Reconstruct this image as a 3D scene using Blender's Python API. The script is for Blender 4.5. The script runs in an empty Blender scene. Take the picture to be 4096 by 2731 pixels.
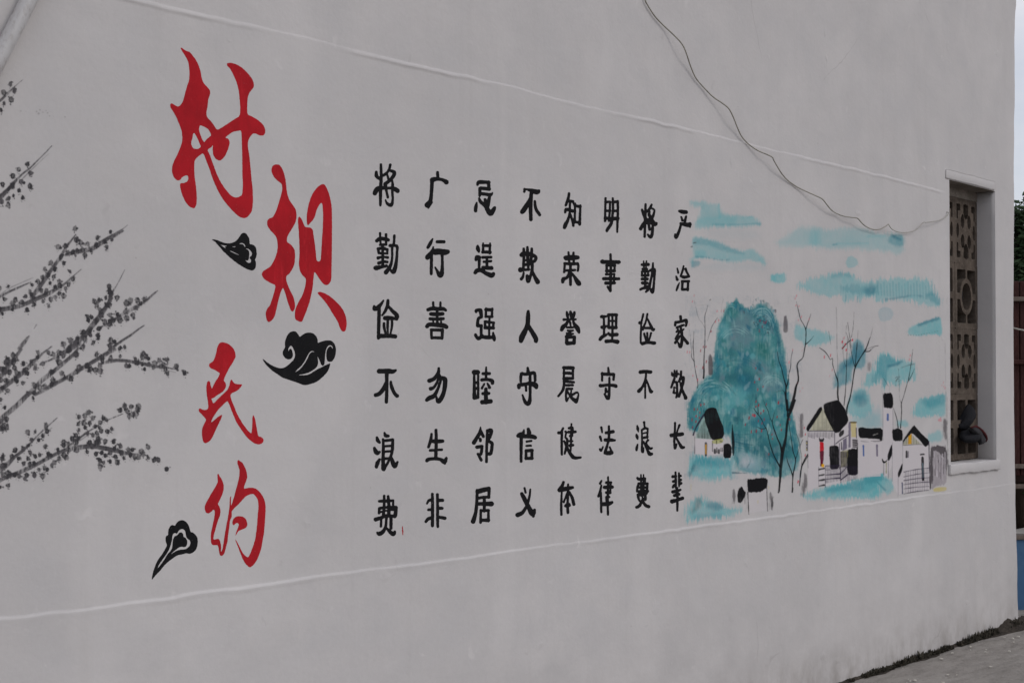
import bpy, bmesh, math, random
import numpy as np
from mathutils import Vector, Matrix

random.seed(7)
rng = np.random.default_rng(7)
sc = bpy.context.scene
R_ = math.radians

# ------------------------------------------------------------------ camera
FPX = 5000.0                       # focal length in photo pixels (photo 4096 x 2731)
TH = math.atan(5000.0 / 4967.0)    # heading of the wall relative to the view
PITCH = R_(0.8)
DW = 3.275                         # distance of camera from the wall plane (wall plane is y = 0)
CYP = 1540.0 - FPX * math.tan(PITCH)
CAM = np.array([0.0, -DW, 1.5])
_s, _c, _sp, _cp = math.sin(TH), math.cos(TH), math.sin(PITCH), math.cos(PITCH)
FW = np.array([_s * _cp, _c * _cp, _sp])
RT = np.array([_c, -_s, 0.0])
UP = np.array([-_s * _sp, -_c * _sp, _cp])
cam_d = bpy.data.cameras.new('camera'); cam = bpy.data.objects.new('camera', cam_d)
sc.collection.objects.link(cam)
cam_d.sensor_width = 36.0
cam_d.lens = 36.0 * FPX / 4096.0
cam_d.shift_y = (CYP - 1365.5) / 4096.0
cam_d.clip_start = 0.05; cam_d.clip_end = 2000
cam.matrix_world = Matrix(((RT[0], UP[0], -FW[0], CAM[0]), (RT[1], UP[1], -FW[1], CAM[1]),
                           (RT[2], UP[2], -FW[2], CAM[2]), (0, 0, 0, 1)))
sc.camera = cam

# ------------------------------------------------------------------ light
SUN_DIR = Vector((0.36, -1.0, 0.85)).normalized()      # towards the sun, high on the right
SUN_EL = math.asin(SUN_DIR.z)
SUN_AZ = math.atan2(SUN_DIR.x, SUN_DIR.y)
world = bpy.data.worlds.new('World'); sc.world = world; world.use_nodes = True
wn = world.node_tree.nodes; wl = world.node_tree.links; wn.clear()
def wnode(t, **k):
    n = wn.new(t)
    for a, b in k.items(): setattr(n, a, b)
    return n
sky = wnode('ShaderNodeTexSky', sky_type='NISHITA', sun_disc=False, sun_elevation=SUN_EL, sun_rotation=SUN_AZ)
sky.air_density = 1.0; sky.dust_density = 1.5
tc = wnode('ShaderNodeTexCoord')
mp = wnode('ShaderNodeMapping'); mp.inputs['Scale'].default_value = (1.0, 1.0, 3.2)
wl.new(tc.outputs['Generated'], mp.inputs['Vector'])
nz = wnode('ShaderNodeTexNoise'); nz.inputs['Scale'].default_value = 2.1; nz.inputs['Detail'].default_value = 7
nz.inputs['Roughness'].default_value = 0.55
wl.new(mp.outputs['Vector'], nz.inputs['Vector'])
rp = wnode('ShaderNodeMapRange'); rp.inputs['From Min'].default_value = 0.36; rp.inputs['From Max'].default_value = 0.60
rp.inputs['To Min'].default_value = 0.50; rp.inputs['To Max'].default_value = 0.96
wl.new(nz.outputs['Fac'], rp.inputs['Value'])
mxs = wnode('ShaderNodeMix', data_type='RGBA')
wl.new(rp.outputs['Result'], mxs.inputs['Factor'])
wl.new(sky.outputs['Color'], mxs.inputs['A'])
mxs.inputs['B'].default_value = (6.1, 6.15, 6.6, 1)       # the bright cloud deck
bg = wnode('ShaderNodeBackground'); bg.inputs['Strength'].default_value = 0.125
wl.new(mxs.outputs['Result'], bg.inputs['Color'])
wo = wnode('ShaderNodeOutputWorld'); wl.new(bg.outputs[0], wo.inputs['Surface'])

sun_d = bpy.data.lights.new('sun', 'SUN'); sun = bpy.data.objects.new('sun', sun_d); sc.collection.objects.link(sun)
sun_d.energy = 0.60; sun_d.angle = R_(16); sun_d.color = (1.0, 0.95, 0.90)
sun.rotation_euler = SUN_DIR.to_track_quat('Z', 'Y').to_euler()
sun.location = (5, -8, 9)
sc.view_settings.view_transform = 'Standard'; sc.view_settings.look = 'None'
sc.view_settings.gamma = 1.0; sc.view_settings.use_curve_mapping = False
sc.view_settings.exposure = 0.0

# ------------------------------------------------------------------ helpers
def ray(px, py):
    return FW + RT * ((px - 2048.0) / FPX) + UP * (-(py - CYP) / FPX)
def wall_pt(px, py, off=0.0):
    "point of the photograph seen on the plane off metres in front of the wall"
    r = ray(px, py); t = (-off - CAM[1]) / r[1]
    return CAM + r * t
def wall_pts(P, off=0.0):
    P = np.asarray(P, float)
    r = FW[None] + RT[None] * ((P[:, :1] - 2048.0) / FPX) + UP[None] * (-(P[:, 1:2] - CYP) / FPX)
    t = (-off - CAM[1]) / r[:, 1:2]
    return CAM[None] + r * t
def deep_pt(px, py, depth):
    "point at a given distance along the view"
    return CAM + ray(px, py) * depth
def lin(c):
    c = c / 255.0
    return c / 12.92 if c <= 0.04045 else ((c + 0.055) / 1.055) ** 2.4
KA = 1.9
def alb(r, g, b, k=None):
    k = KA if k is None else k
    return (lin(r) * k, lin(g) * k, lin(b) * k)

def link(name, me, mat=None, parent=None):
    o = bpy.data.objects.new(name, me); sc.collection.objects.link(o)
    if mat is not None: me.materials.append(mat)
    if parent is not None: o.parent = parent
    return o
def mesh(name, v, f, mat=None, parent=None, smooth=False):
    me = bpy.data.meshes.new(name)
    me.from_pydata([tuple(map(float, p)) for p in v], [], f); me.update()
    if smooth: me.polygons.foreach_set('use_smooth', [True] * len(me.polygons))
    return link(name, me, mat, parent)
def empty(name, loc, label, cat, group=None):
    o = bpy.data.objects.new(name, None); sc.collection.objects.link(o); o.location = loc
    o.empty_display_size = 0.2
    o['label'] = label; o['category'] = cat
    if group: o['group'] = group
    return o
def keep(o, root):
    "parent, leaving the mesh where it stands"
    o.parent = root; o.matrix_parent_inverse = Matrix.Translation(root.location).inverted()
    return o
def tag(o, label=None, cat=None, group=None, kind=None):
    if label: o['label'] = label
    if cat: o['category'] = cat
    if group: o['group'] = group
    if kind: o['kind'] = kind
    return o
def bm_box(bm, lo, hi, bev=0.0):
    r = bmesh.ops.create_cube(bm, size=1.0)
    for v in r['verts']:
        v.co = Vector([lo[i] + (v.co[i] + 0.5) * (hi[i] - lo[i]) for i in range(3)])
    if bev:
        es = list({e for v in r['verts'] for e in v.link_edges})
        bmesh.ops.bevel(bm, geom=es, offset=bev, segments=2, affect='EDGES', profile=0.5)
def bm_obj(name, bm, mat=None, parent=None, smooth=False):
    me = bpy.data.meshes.new(name); bm.to_mesh(me); bm.free()
    if smooth: me.polygons.foreach_set('use_smooth', [True] * len(me.polygons))
    return link(name, me, mat, parent)
def tube(pts, rad, seg=8, caps=True):
    "tube along pts; rad number or list -> verts, faces"
    pts = [Vector(p) for p in pts]; n = len(pts)
    if not hasattr(rad, '__len__'): rad = [rad] * n
    V = []; F = []
    prev = None
    for i, p in enumerate(pts):
        d = (pts[min(i + 1, n - 1)] - pts[max(i - 1, 0)]).normalized()
        if prev is None:
            a = d.orthogonal().normalized()
        else:
            a = (prev - d * prev.dot(d))
            a = a.normalized() if a.length > 1e-6 else d.orthogonal().normalized()
        prev = a; b = d.cross(a)
        for k in range(seg):
            t = 2 * math.pi * k / seg
            V.append(p + (a * math.cos(t) + b * math.sin(t)) * rad[i])
    for i in range(n - 1):
        for k in range(seg):
            k2 = (k + 1) % seg
            F.append((i * seg + k, i * seg + k2, (i + 1) * seg + k2, (i + 1) * seg + k))
    if caps:
        F.append(tuple(range(seg - 1, -1, -1))); F.append(tuple(range((n - 1) * seg, n * seg)))
    return V, F
def spline(P, sub=6):
    P = [np.array(p, float) for p in P]; out = []
    for i in range(len(P) - 1):
        p0 = P[max(i - 1, 0)]; p1 = P[i]; p2 = P[i + 1]; p3 = P[min(i + 2, len(P) - 1)]
        for k in range(sub):
            t = k / sub
            out.append(0.5 * (2 * p1 + (p2 - p0) * t + (2 * p0 - 5 * p1 + 4 * p2 - p3) * t * t + (3 * p1 - p0 - 3 * p2 + p3) * t ** 3))
    out.append(P[-1]); return out

# value noise on arrays
def vnoise(X, Y, seed=0):
    xi = np.floor(X).astype(np.int64); yi = np.floor(Y).astype(np.int64)
    fx = X - xi; fy = Y - yi
    fx = fx * fx * (3 - 2 * fx); fy = fy * fy * (3 - 2 * fy)
    def h(a, b):
        n = (a * 374761393 + b * 668265263 + seed * 982451653) & 0x7fffffff
        n = ((n ^ (n >> 13)) * 1274126177) & 0x7fffffff
        return ((n ^ (n >> 16)) & 0xffff) / 65535.0
    return (h(xi, yi) * (1 - fx) + h(xi + 1, yi) * fx) * (1 - fy) + (h(xi, yi + 1) * (1 - fx) + h(xi + 1, yi + 1) * fx) * fy
def fbm(X, Y, seed=0, oc=4):
    s = 0; a = 0.5; t = 0
    for o in range(oc):
        s = s + a * vnoise(X * 2 ** o, Y * 2 ** o, seed + o * 17); t += a; a *= 0.55
    return s / t

# signed distances in photo pixels
def sd_stroke(X, Y, pts):
    d = np.full(X.shape, 1e9)
    if len(pts) == 1:
        return np.hypot(X - pts[0][0], Y - pts[0][1]) - pts[0][2]
    for (x0, y0, r0), (x1, y1, r1) in zip(pts[:-1], pts[1:]):
        dx, dy = x1 - x0, y1 - y0; L = dx * dx + dy * dy + 1e-9
        t = np.clip(((X - x0) * dx + (Y - y0) * dy) / L, 0, 1)
        d = np.minimum(d, np.hypot(X - x0 - t * dx, Y - y0 - t * dy) - (r0 + (r1 - r0) * t))
    return d
def sd_poly(X, Y, P):
    d = np.full(X.shape, 1e9); ins = np.zeros(X.shape, bool)
    n = len(P)
    for i in range(n):
        x0, y0 = P[i]; x1, y1 = P[(i + 1) % n]
        dx, dy = x1 - x0, y1 - y0; L = dx * dx + dy * dy + 1e-9
        t = np.clip(((X - x0) * dx + (Y - y0) * dy) / L, 0, 1)
        d = np.minimum(d, np.hypot(X - x0 - t * dx, Y - y0 - t * dy))
        c = ((y0 > Y) != (y1 > Y))
        with np.errstate(divide='ignore', invalid='ignore'):
            xx = (x1 - x0) * (Y - y0) / (y1 - y0 if y1 != y0 else 1e-9) + x0
        ins ^= c & (X < xx)
    return np.where(ins, -d, d)
def smooth_poly(P):
    "one pass of corner cutting"
    out = []
    n = len(P)
    for i in range(n):
        a = np.array(P[i]); b = np.array(P[(i + 1) % n])
        out.append(a * 0.8 + b * 0.2); out.append(a * 0.2 + b * 0.8)
    return [tuple(p) for p in out]

def march(D, xs, ys):
    "D < 0 inside. returns verts (x, y), faces, and the open boundary edges"
    ny, nx = D.shape; V = []; idx = {}; F = []
    def corner(j, i):
        k = (0, j, i)
        if k not in idx: idx[k] = len(V); V.append((xs[i], ys[j]))
        return idx[k]
    def cut(j0, i0, j1, i1):
        k = (1, j0, i0, j1, i1)
        if k not in idx:
            a, b = D[j0, i0], D[j1, i1]; t = a / (a - b)
            t = min(max(t, 0.02), 0.98)
            idx[k] = len(V); V.append((xs[i0] + (xs[i1] - xs[i0]) * t, ys[j0] + (ys[j1] - ys[j0]) * t))
        return idx[k]
    I = D < 0
    any_ = I[:-1, :-1] | I[1:, :-1] | I[:-1, 1:] | I[1:, 1:]
    E = []
    for j, i in zip(*np.nonzero(any_)):
        cs = [(j, i), (j, i + 1), (j + 1, i + 1), (j + 1, i)]
        ins = [I[c] for c in cs]
        if all(ins):
            F.append(tuple(corner(*c) for c in cs)); continue
        poly = []; cuts = []
        for k in range(4):
            a, b = cs[k], cs[(k + 1) % 4]
            if ins[k]: poly.append(corner(*a))
            if ins[k] != ins[(k + 1) % 4]:
                lo, hi = (a, b) if a < b else (b, a)
                c = cut(lo[0], lo[1], hi[0], hi[1]); poly.append(c)
                cuts.append((c, ins[k]))
        if len(cuts) == 2:
            F.append(tuple(poly))
            a = [c for c, w in cuts if w][0]; b = [c for c, w in cuts if not w][0]
            E.append((a, b))
        else:
            F.append(tuple(poly))
    return V, F, E

# ------------------------------------------------------------------ materials
def mat_new(name):
    m = bpy.data.materials.new(name); m.use_nodes = True
    nt = m.node_tree; b = nt.nodes['Principled BSDF']
    return m, nt, b
def N(nt, t, **k):
    n = nt.nodes.new(t)
    for a, v in k.items(): setattr(n, a, v)
    return n
def noise(nt, vec, scale, detail=4, rough=0.55, dist=0.0):
    n = N(nt, 'ShaderNodeTexNoise'); n.inputs['Scale'].default_value = scale
    n.inputs['Detail'].default_value = detail; n.inputs['Roughness'].default_value = rough
    n.inputs['Distortion'].default_value = dist
    nt.links.new(vec, n.inputs['Vector']); return n.outputs['Fac']
def noise_col(nt, vec, scale):
    n = N(nt, 'ShaderNodeTexNoise'); n.inputs['Scale'].default_value = scale; n.inputs['Detail'].default_value = 3
    nt.links.new(vec, n.inputs['Vector']); return n.outputs['Color']
def rng_(nt, v, a, b, c, d, clamp=True):
    n = N(nt, 'ShaderNodeMapRange'); n.clamp = clamp
    for k, x in zip(('From Min', 'From Max', 'To Min', 'To Max'), (a, b, c, d)): n.inputs[k].default_value = x
    nt.links.new(v, n.inputs['Value']); return n.outputs['Result']
def mixc(nt, f, a, b, mode='MIX'):
    n = N(nt, 'ShaderNodeMix', data_type='RGBA', blend_type=mode)
    for s, x in (('Factor', f), ('A', a), ('B', b)):
        if isinstance(x, (int, float)): n.inputs[s].default_value = x
        elif isinstance(x, tuple): n.inputs[s].default_value = (*x[:3], 1)
        else: nt.links.new(x, n.inputs[s])
    return n.outputs['Result']
def mth(nt, op, a, b=0.0):
    n = N(nt, 'ShaderNodeMath', operation=op)
    for i, x in enumerate((a, b)):
        if isinstance(x, (int, float)): n.inputs[i].default_value = x
        else: nt.links.new(x, n.inputs[i])
    return n.outputs[0]
def mapping(nt, vec, scale):
    n = N(nt, 'ShaderNodeMapping'); n.inputs['Scale'].default_value = scale
    nt.links.new(vec, n.inputs['Vector']); return n.outputs['Vector']
def bump(nt, h, dist, strength=1.0, normal=None):
    n = N(nt, 'ShaderNodeBump'); n.inputs['Distance'].default_value = dist; n.inputs['Strength'].default_value = strength
    nt.links.new(h, n.inputs['Height'])
    if normal is not None: nt.links.new(normal, n.inputs['Normal'])
    return n.outputs['Normal']

WALLC = (0.600, 0.577, 0.570)
def wall_mat(name, base=WALLC, painted=False, solid=None):
    "rough whitewashed render; painted: mixes the vertex attribute 'paint' over it; solid: covered by one paint"
    m, nt, b = mat_new(name)
    geo = N(nt, 'ShaderNodeNewGeometry'); P = geo.outputs['Position']
    big = noise(nt, P, 0.9, 3); mid = noise(nt, P, 5.5, 5, 0.6); fine = noise(nt, P, 70, 3, 0.6); gr = noise(nt, P, 420, 2)
    c = mixc(nt, rng_(nt, big, 0.3, 0.7, 0, 1), tuple(x * 0.95 for x in base), tuple(x * 1.05 for x in base))
    c = mixc(nt, rng_(nt, mid, 0.38, 0.66, 0, 0.6), c, (base[0] * 0.915, base[1] * 0.93, base[2] * 0.945))
    c = mixc(nt, rng_(nt, fine, 0.3, 0.75, 0, 0.22), c, tuple(x * 0.80 for x in base))
    c = mixc(nt, rng_(nt, gr, 0.3, 0.7, 0, 0.20), c, (base[0] * 0.80, base[1] * 0.81, base[2] * 0.80))
    # soft patches where limewash was renewed
    rw = noise(nt, mapping(nt, P, (1.6, 1, 0.8)), 1.3, 5, 0.5, 1.0)
    c = mixc(nt, rng_(nt, rw, 0.50, 0.66, 0, 0.4), c, (base[0] * 1.09, base[1] * 1.09, base[2] * 1.085))
    # rain streaks
    st = noise(nt, mapping(nt, P, (14, 1, 0.55)), 1.0, 5, 0.6)
    c = mixc(nt, rng_(nt, st, 0.55, 0.85, 0, 0.18), c, (0.40, 0.38, 0.36))
    # scuffs: small pale and small grey smudges, thinly scattered
    sc1 = noise(nt, mapping(nt, P, (1.2, 1, 1)), 15, 3, 0.5, 0.6)
    g2 = noise(nt, P, 2.3, 2, 0.5)
    c = mixc(nt, mth(nt, 'MULTIPLY', rng_(nt, sc1, 0.66, 0.74, 0, 0.55), rng_(nt, g2, 0.48, 0.6, 0, 1)), c, tuple(x * 1.14 for x in base))
    c = mixc(nt, mth(nt, 'MULTIPLY', rng_(nt, sc1, 0.33, 0.26, 0, 0.45), rng_(nt, g2, 0.5, 0.38, 0, 1)), c, tuple(x * 0.78 for x in base))
    # a few hairline cracks
    vc = N(nt, 'ShaderNodeTexVoronoi', feature='DISTANCE_TO_EDGE'); vc.inputs['Scale'].default_value = 1.15
    nt.links.new(mixc(nt, 0.16, P, noise_col(nt, P, 3.0)), vc.inputs['Vector'])
    cg = rng_(nt, noise(nt, P, 1.7, 4, 0.6), 0.60, 0.66, 0, 1)
    crk = mth(nt, 'MULTIPLY', rng_(nt, vc.outputs['Distance'], 0.0, 0.0035, 1, 0), cg)
    c = mixc(nt, mth(nt, 'MULTIPLY', crk, 0.35), c, (0.28, 0.26, 0.25))
    # dark grit specks, few and irregular
    vo = N(nt, 'ShaderNodeTexVoronoi'); vo.inputs['Scale'].default_value = 16; vo.inputs['Randomness'].default_value = 1
    nt.links.new(P, vo.inputs['Vector'])
    gate = noise(nt, P, 3.1, 3, 0.7)
    sp = mth(nt, 'MULTIPLY', rng_(nt, vo.outputs['Distance'], 0.02, 0.055, 1, 0), rng_(nt, gate, 0.55, 0.66, 0, 1))
    c = mixc(nt, mth(nt, 'MULTIPLY', sp, 0.7), c, (0.17, 0.155, 0.145))
    # damp and dust near the foot of the wall
    sep = N(nt, 'ShaderNodeSeparateXYZ'); nt.links.new(P, sep.inputs[0])
    ft = mth(nt, 'MULTIPLY', rng_(nt, sep.outputs['Z'], 0.0, 0.55, 1, 0), rng_(nt, mid, 0.3, 0.75, 0.0, 1.0))
    c = mixc(nt, mth(nt, 'MULTIPLY', ft, 0.45), c, (0.33, 0.30, 0.275))
    sp2 = noise(nt, mapping(nt, P, (1, 1, 0.45)), 7, 6, 0.7)
    lowm = mth(nt, 'MULTIPLY', rng_(nt, sep.outputs['Z'], 0.02, 0.22, 1, 0), rng_(nt, sp2, 0.42, 0.62, 0, 1))
    c = mixc(nt, mth(nt, 'MULTIPLY', lowm, 0.55), c, (0.25, 0.225, 0.20))
    if solid is not None:
        s = mixc(nt, rng_(nt, mid, 0.35, 0.7, 0, 1), solid[0], solid[1])
        s = mixc(nt, rng_(nt, noise(nt, mapping(nt, P, (1, 1, 0.35)), 26, 4, 0.7), 0.35, 0.8, 0, 0.6), s, solid[2])
        lt = tuple(min(1, x * 1.25 + 0.01) for x in solid[0])
        s = mixc(nt, rng_(nt, noise(nt, mapping(nt, P, (1, 1, 0.2)), 34, 4, 0.75), 0.56, 0.72, 0, 0.55), s, lt)
        c = mixc(nt, rng_(nt, noise(nt, P, 150, 3, 0.7), 0.66, 0.76, 0, 0.30), s, c)
    if painted:
        at = N(nt, 'ShaderNodeAttribute', attribute_name='paint')
        br = rng_(nt, gr, 0.25, 0.75, 0.95, 1.12)
        c = mixc(nt, mth(nt, 'MINIMUM', mth(nt, 'MULTIPLY', at.outputs['Alpha'], br), 1.0), c, at.outputs['Color'])
    nt.links.new(c, b.inputs['Base Color'])
    b.inputs['Roughness'].default_value = 0.9
    b.inputs['Specular IOR Level'].default_value = 0.03 if solid is not None else 0.2
    if painted:
        nt.links.new(mth(nt, 'MULTIPLY', mth(nt, 'SUBTRACT', 1.0, at.outputs['Alpha']), 0.2), b.inputs['Specular IOR Level'])
    tr = noise(nt, mapping(nt, P, (1, 1, 1.3)), 6.5, 4, 0.5)
    n1 = bump(nt, big, 0.035, 0.55)
    n2 = bump(nt, tr, 0.0062, 0.55, n1)
    dv = N(nt, 'ShaderNodeTexVoronoi'); dv.inputs['Scale'].default_value = 4.3
    nt.links.new(mixc(nt, 0.13, P, noise_col(nt, P, 9)), dv.inputs['Vector'])
    dent = mth(nt, 'MULTIPLY', rng_(nt, dv.outputs['Distance'], 0.0, 0.10, 1, 0), rng_(nt, noise(nt, P, 2.1, 2), 0.44, 0.58, 0, 1))
    n2 = bump(nt, dent, 0.0035, 0.7, n2)
    n3 = bump(nt, fine, 0.0010, 0.5, n2)
    n4 = bump(nt, gr, 0.0004, 0.45, n3)
    nt.links.new(n4, b.inputs['Normal'])
    return m
def simple_mat(name, c1, c2, scale=8, rough=0.7, bmp=0.002, c3=None, metal=0.0, stretch=(1, 1, 1)):
    m, nt, b = mat_new(name)
    geo = N(nt, 'ShaderNodeNewGeometry'); P = mapping(nt, geo.outputs['Position'], stretch)
    n = noise(nt, P, scale, 5, 0.6)
    c = mixc(nt, rng_(nt, n, 0.32, 0.68, 0, 1), c1, c2)
    if c3 is not None:
        c = mixc(nt, rng_(nt, noise(nt, P, scale * 5.3, 4, 0.65), 0.5, 0.75, 0, 0.8), c, c3)
    nt.links.new(c, b.inputs['Base Color']); b.inputs['Roughness'].default_value = rough
    b.inputs['Metallic'].default_value = metal; b.inputs['Specular IOR Level'].default_value = 0.5 if rough < 0.6 else 0.12
    if bmp: nt.links.new(bump(nt, noise(nt, P, scale * 4, 5, 0.6), bmp), b.inputs['Normal'])
    return m
M = {}
M['wall'] = wall_mat('whitewashed_render')
M['paint'] = wall_mat('mural_paint', painted=True)
M['red'] = wall_mat('red_paint', solid=(alb(144, 27, 34), alb(126, 25, 31), alb(110, 25, 29)))
M['black'] = wall_mat('black_paint', solid=((0.0145, 0.0145, 0.016), (0.019, 0.0185, 0.019), (0.011, 0.0112, 0.0125)))
M['block'] = simple_mat('breeze_block', (0.128, 0.103, 0.084), (0.075, 0.060, 0.049), 9, 0.95, 0.004, (0.175, 0.146, 0.12))
M['dark'] = simple_mat('room_gloom', (0.022, 0.019, 0.017), (0.014, 0.012, 0.011), 4, 0.95, 0.002)  # near-black colour paints in the gloom of the unlit room behind the grille
M['soffit'] = simple_mat('bare_mortar', (0.27, 0.24, 0.21), (0.17, 0.15, 0.125), 12, 0.95, 0.003, (0.12, 0.105, 0.09))
M['pvc'] = simple_mat('old_white_plastic', (0.56, 0.555, 0.56), (0.44, 0.425, 0.42), 11, 0.38, 0.0004, (0.30, 0.27, 0.25), stretch=(1, 1, 0.5))
M['cable'] = simple_mat('cable_sheath', (0.26, 0.24, 0.195), (0.34, 0.32, 0.27), 9, 0.5, 0.0, (0.10, 0.09, 0.07))
M['cable2'] = simple_mat('pale_cable_sheath', (0.42, 0.40, 0.36), (0.34, 0.32, 0.28), 9, 0.5, 0.0)
M['steel'] = simple_mat('nail_steel', (0.22, 0.2, 0.18), (0.12, 0.09, 0.07), 30, 0.5, 0.0, metal=0.7)
M['cloth'] = simple_mat('dark_cloth', (0.014, 0.015, 0.018), (0.024, 0.024, 0.027), 14, 0.9, 0.004, (0.03, 0.028, 0.03))
M['hem'] = simple_mat('dark_red_cloth', (0.085, 0.018, 0.020), (0.055, 0.014, 0.016), 16, 0.85, 0.003)
M['maroon'] = simple_mat('maroon_timber', (0.060, 0.021, 0.018), (0.032, 0.012, 0.012), 6, 0.6, 0.003, (0.09, 0.05, 0.04), stretch=(4, 4, 1))
M['pale_timber'] = simple_mat('weathered_timber', (0.20, 0.165, 0.14), (0.13, 0.10, 0.085), 7, 0.8, 0.003, (0.09, 0.075, 0.06), stretch=(4, 4, 1))
M['blue'] = simple_mat('blue_paint', (0.045, 0.135, 0.27), (0.035, 0.10, 0.21), 3, 0.55, 0.001, (0.07, 0.16, 0.27))
M['needle'] = simple_mat('needle_leaf', (0.020, 0.040, 0.018), (0.035, 0.060, 0.025), 5, 0.75, 0.0, (0.045, 0.075, 0.03))
M['bark'] = simple_mat('bark', (0.07, 0.05, 0.038), (0.035, 0.027, 0.02), 9, 0.9, 0.006, stretch=(3, 3, 0.6))
M['weed'] = simple_mat('dry_weed', (0.075, 0.064, 0.050), (0.036, 0.036, 0.027), 30, 0.85, 0.0, (0.13, 0.11, 0.085))
M['dirt'] = simple_mat('damp_dirt', (0.060, 0.050, 0.042), (0.030, 0.026, 0.023), 18, 0.95, 0.008, (0.10, 0.085, 0.07))
M['fleck'] = simple_mat('fallen_paint', (0.62, 0.60, 0.54), (0.50, 0.47, 0.42), 14, 0.8, 0.0)
m, nt, b = mat_new('worn_concrete')
geo = N(nt, 'ShaderNodeNewGeometry'); P = geo.outputs['Position']
c = mixc(nt, rng_(nt, noise(nt, P, 1.3, 5, 0.6), 0.35, 0.65, 0, 1), (0.335, 0.31, 0.285), (0.245, 0.225, 0.205))
c = mixc(nt, rng_(nt, noise(nt, mapping(nt, P, (2.2, 7, 1)), 2.3, 6, 0.65), 0.45, 0.72, 0, 0.85), c, (0.165, 0.15, 0.134))
c = mixc(nt, rng_(nt, noise(nt, P, 34, 5, 0.7), 0.5, 0.78, 0, 0.6), c, (0.37, 0.345, 0.315))
c = mixc(nt, rng_(nt, noise(nt, P, 90, 3, 0.7), 0.58, 0.8, 0, 0.6), c, (0.10, 0.09, 0.08))
nt.links.new(c, b.inputs['Base Color']); b.inputs['Roughness'].default_value = 0.9
nt.links.new(bump(nt, noise(nt, P, 60, 4), 0.004, 1, bump(nt, noise(nt, P, 6, 5), 0.02)), b.inputs['Normal'])
M['concrete'] = m

# ------------------------------------------------------------------ ground
def sheet(name, x0, x1, y0, y1, z, mat, nx=1, ny=1, amp=0.0):
    xs = np.linspace(x0, x1, nx + 1); ys = np.linspace(y0, y1, ny + 1)
    XX, YY = np.meshgrid(xs, ys)
    Z = z + (fbm(XX * 0.9, YY * 0.9, 5) - 0.5) * amp
    V = np.stack([XX.ravel(), YY.ravel(), Z.ravel()], 1)
    F = [(j * (nx + 1) + i, j * (nx + 1) + i + 1, (j + 1) * (nx + 1) + i + 1, (j + 1) * (nx + 1) + i) for j in range(ny) for i in range(nx)]
    return mesh(name, V, F, mat, smooth=True)
g = sheet('ground', -150, 150, -150, 150, -0.045, simple_mat('bare_soil', (0.13, 0.105, 0.085), (0.08, 0.065, 0.053), 0.8, 0.95, 0.02, (0.17, 0.145, 0.12)))
tag(g, kind='structure')
yard = sheet('concrete_yard', -5.0, 13.5, -6.5, 2.2, -0.002, M['concrete'], 180, 90, 0.012)
tag(yard, kind='structure')

# ------------------------------------------------------------------ building
Z_LOW = wall_pt(900, 2469 - 0.1325 * 900)[2]
Z_UP = wall_pt(2400, 0.2391 * (2400 - 575))[2]
WX0 = 0.5 * (wall_pt(3797, 720)[0] + wall_pt(3803, 1841)[0])
WX1 = 0.5 * (wall_pt(3979, 763)[0] + wall_pt(3986, 1841)[0])
WZ1 = wall_pt(3979, 765)[2]
WZ0 = wall_pt(3986, 1841)[2]
CORNER = [(wall_pt(px, py)[2], wall_pt(px, py)[0]) for px, py in
          [(4073, -400), (4072, -60), (4071, 20), (4066, 60), (4067, 130), (4065, 150), (4067, 220), (4066, 420), (4063, 500), (4064, 560),
           (4062, 720), (4063, 730), (4064, 860), (4062, 960), (4060, 1150), (4059, 1300), (4061, 1500), (4062, 1650),
           (4065, 1800), (4067, 1900), (4069, 2020), (4071, 2150), (4075, 2270), (4076, 2350), (4078, 2420), (4081, 2450), (4079, 2500), (4076, 2560)]]
CORNER.sort()
cz = np.array([a for a, b in CORNER]); cx = np.array([b for a, b in CORNER])
CX = float(np.median(cx))
TOPZ = 5.2
bld = empty('building', (CX, 0, 0), 'white plastered village house wall painted with red and black writing and a landscape', 'building')

def Hf(X, Z):
    "how far the plaster stands proud of the middle band"
    wob = (fbm(X * 3.0, X * 0 + 3.3, 11, 5) - 0.5) * 0.016 + (fbm(X * 17, X * 0 + 1.3, 12, 3) - 0.5) * 0.010
    zl = Z_LOW + wob
    k = np.clip((zl - Z) / 0.007, 0, 1); k = k * k * (3 - 2 * k)
    fade = np.clip((7.3 - X) / 1.0, 0.25, 1)
    h = 0.0046 * k * fade * np.clip(1.7 * fbm(X * 1.9, X * 0 + 8, 26, 4) + 0.05, 0.35, 1.2)
    lip = np.exp(-((Z - (zl - 0.010)) / 0.007) ** 2) * 0.0014 * np.clip(2.2 * fbm(X * 6, X * 0 + 9, 14, 3) - 0.6, 0, 1.2); h = h + lip * fade
    wob2 = (fbm(X * 2.2, X * 0 + 7.7, 21, 5) - 0.5) * 0.020 + (fbm(X * 14, X * 0 + 4.3, 22, 3) - 0.5) * 0.011
    zu = Z_UP + wob2
    k2 = np.clip((Z - zu) / 0.007, 0, 1); k2 = k2 * k2 * (3 - 2 * k2)
    fade2 = np.clip((WX0 - 0.05 - X) / 0.12, 0, 1)
    h = h - 0.0040 * k2 * fade2 * np.clip(1.9 * fbm(X * 1.7, X * 0 + 5, 25, 4) - 0.15, 0.25, 1.2)
    lip2 = np.exp(-((Z - (zu - 0.006)) / 0.006) ** 2) * 0.0030 * np.clip(2.6 * fbm(X * 3.3, X * 0 + 2, 24, 4) - 0.9, 0, 1.3); h = h + lip2 * fade2
    # trowel bumps off the painted band
    off = np.clip((np.abs(Z - 0.5 * (Z_LOW + Z_UP)) - 0.5 * (Z_UP - Z_LOW) - 0.02) / 0.1, 0, 1)
    h = h + (fbm(X * 2.5, Z * 2.5, 31, 4) - 0.5) * 0.009 * off
    # a few small trowel dents and pimples
    return h
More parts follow.
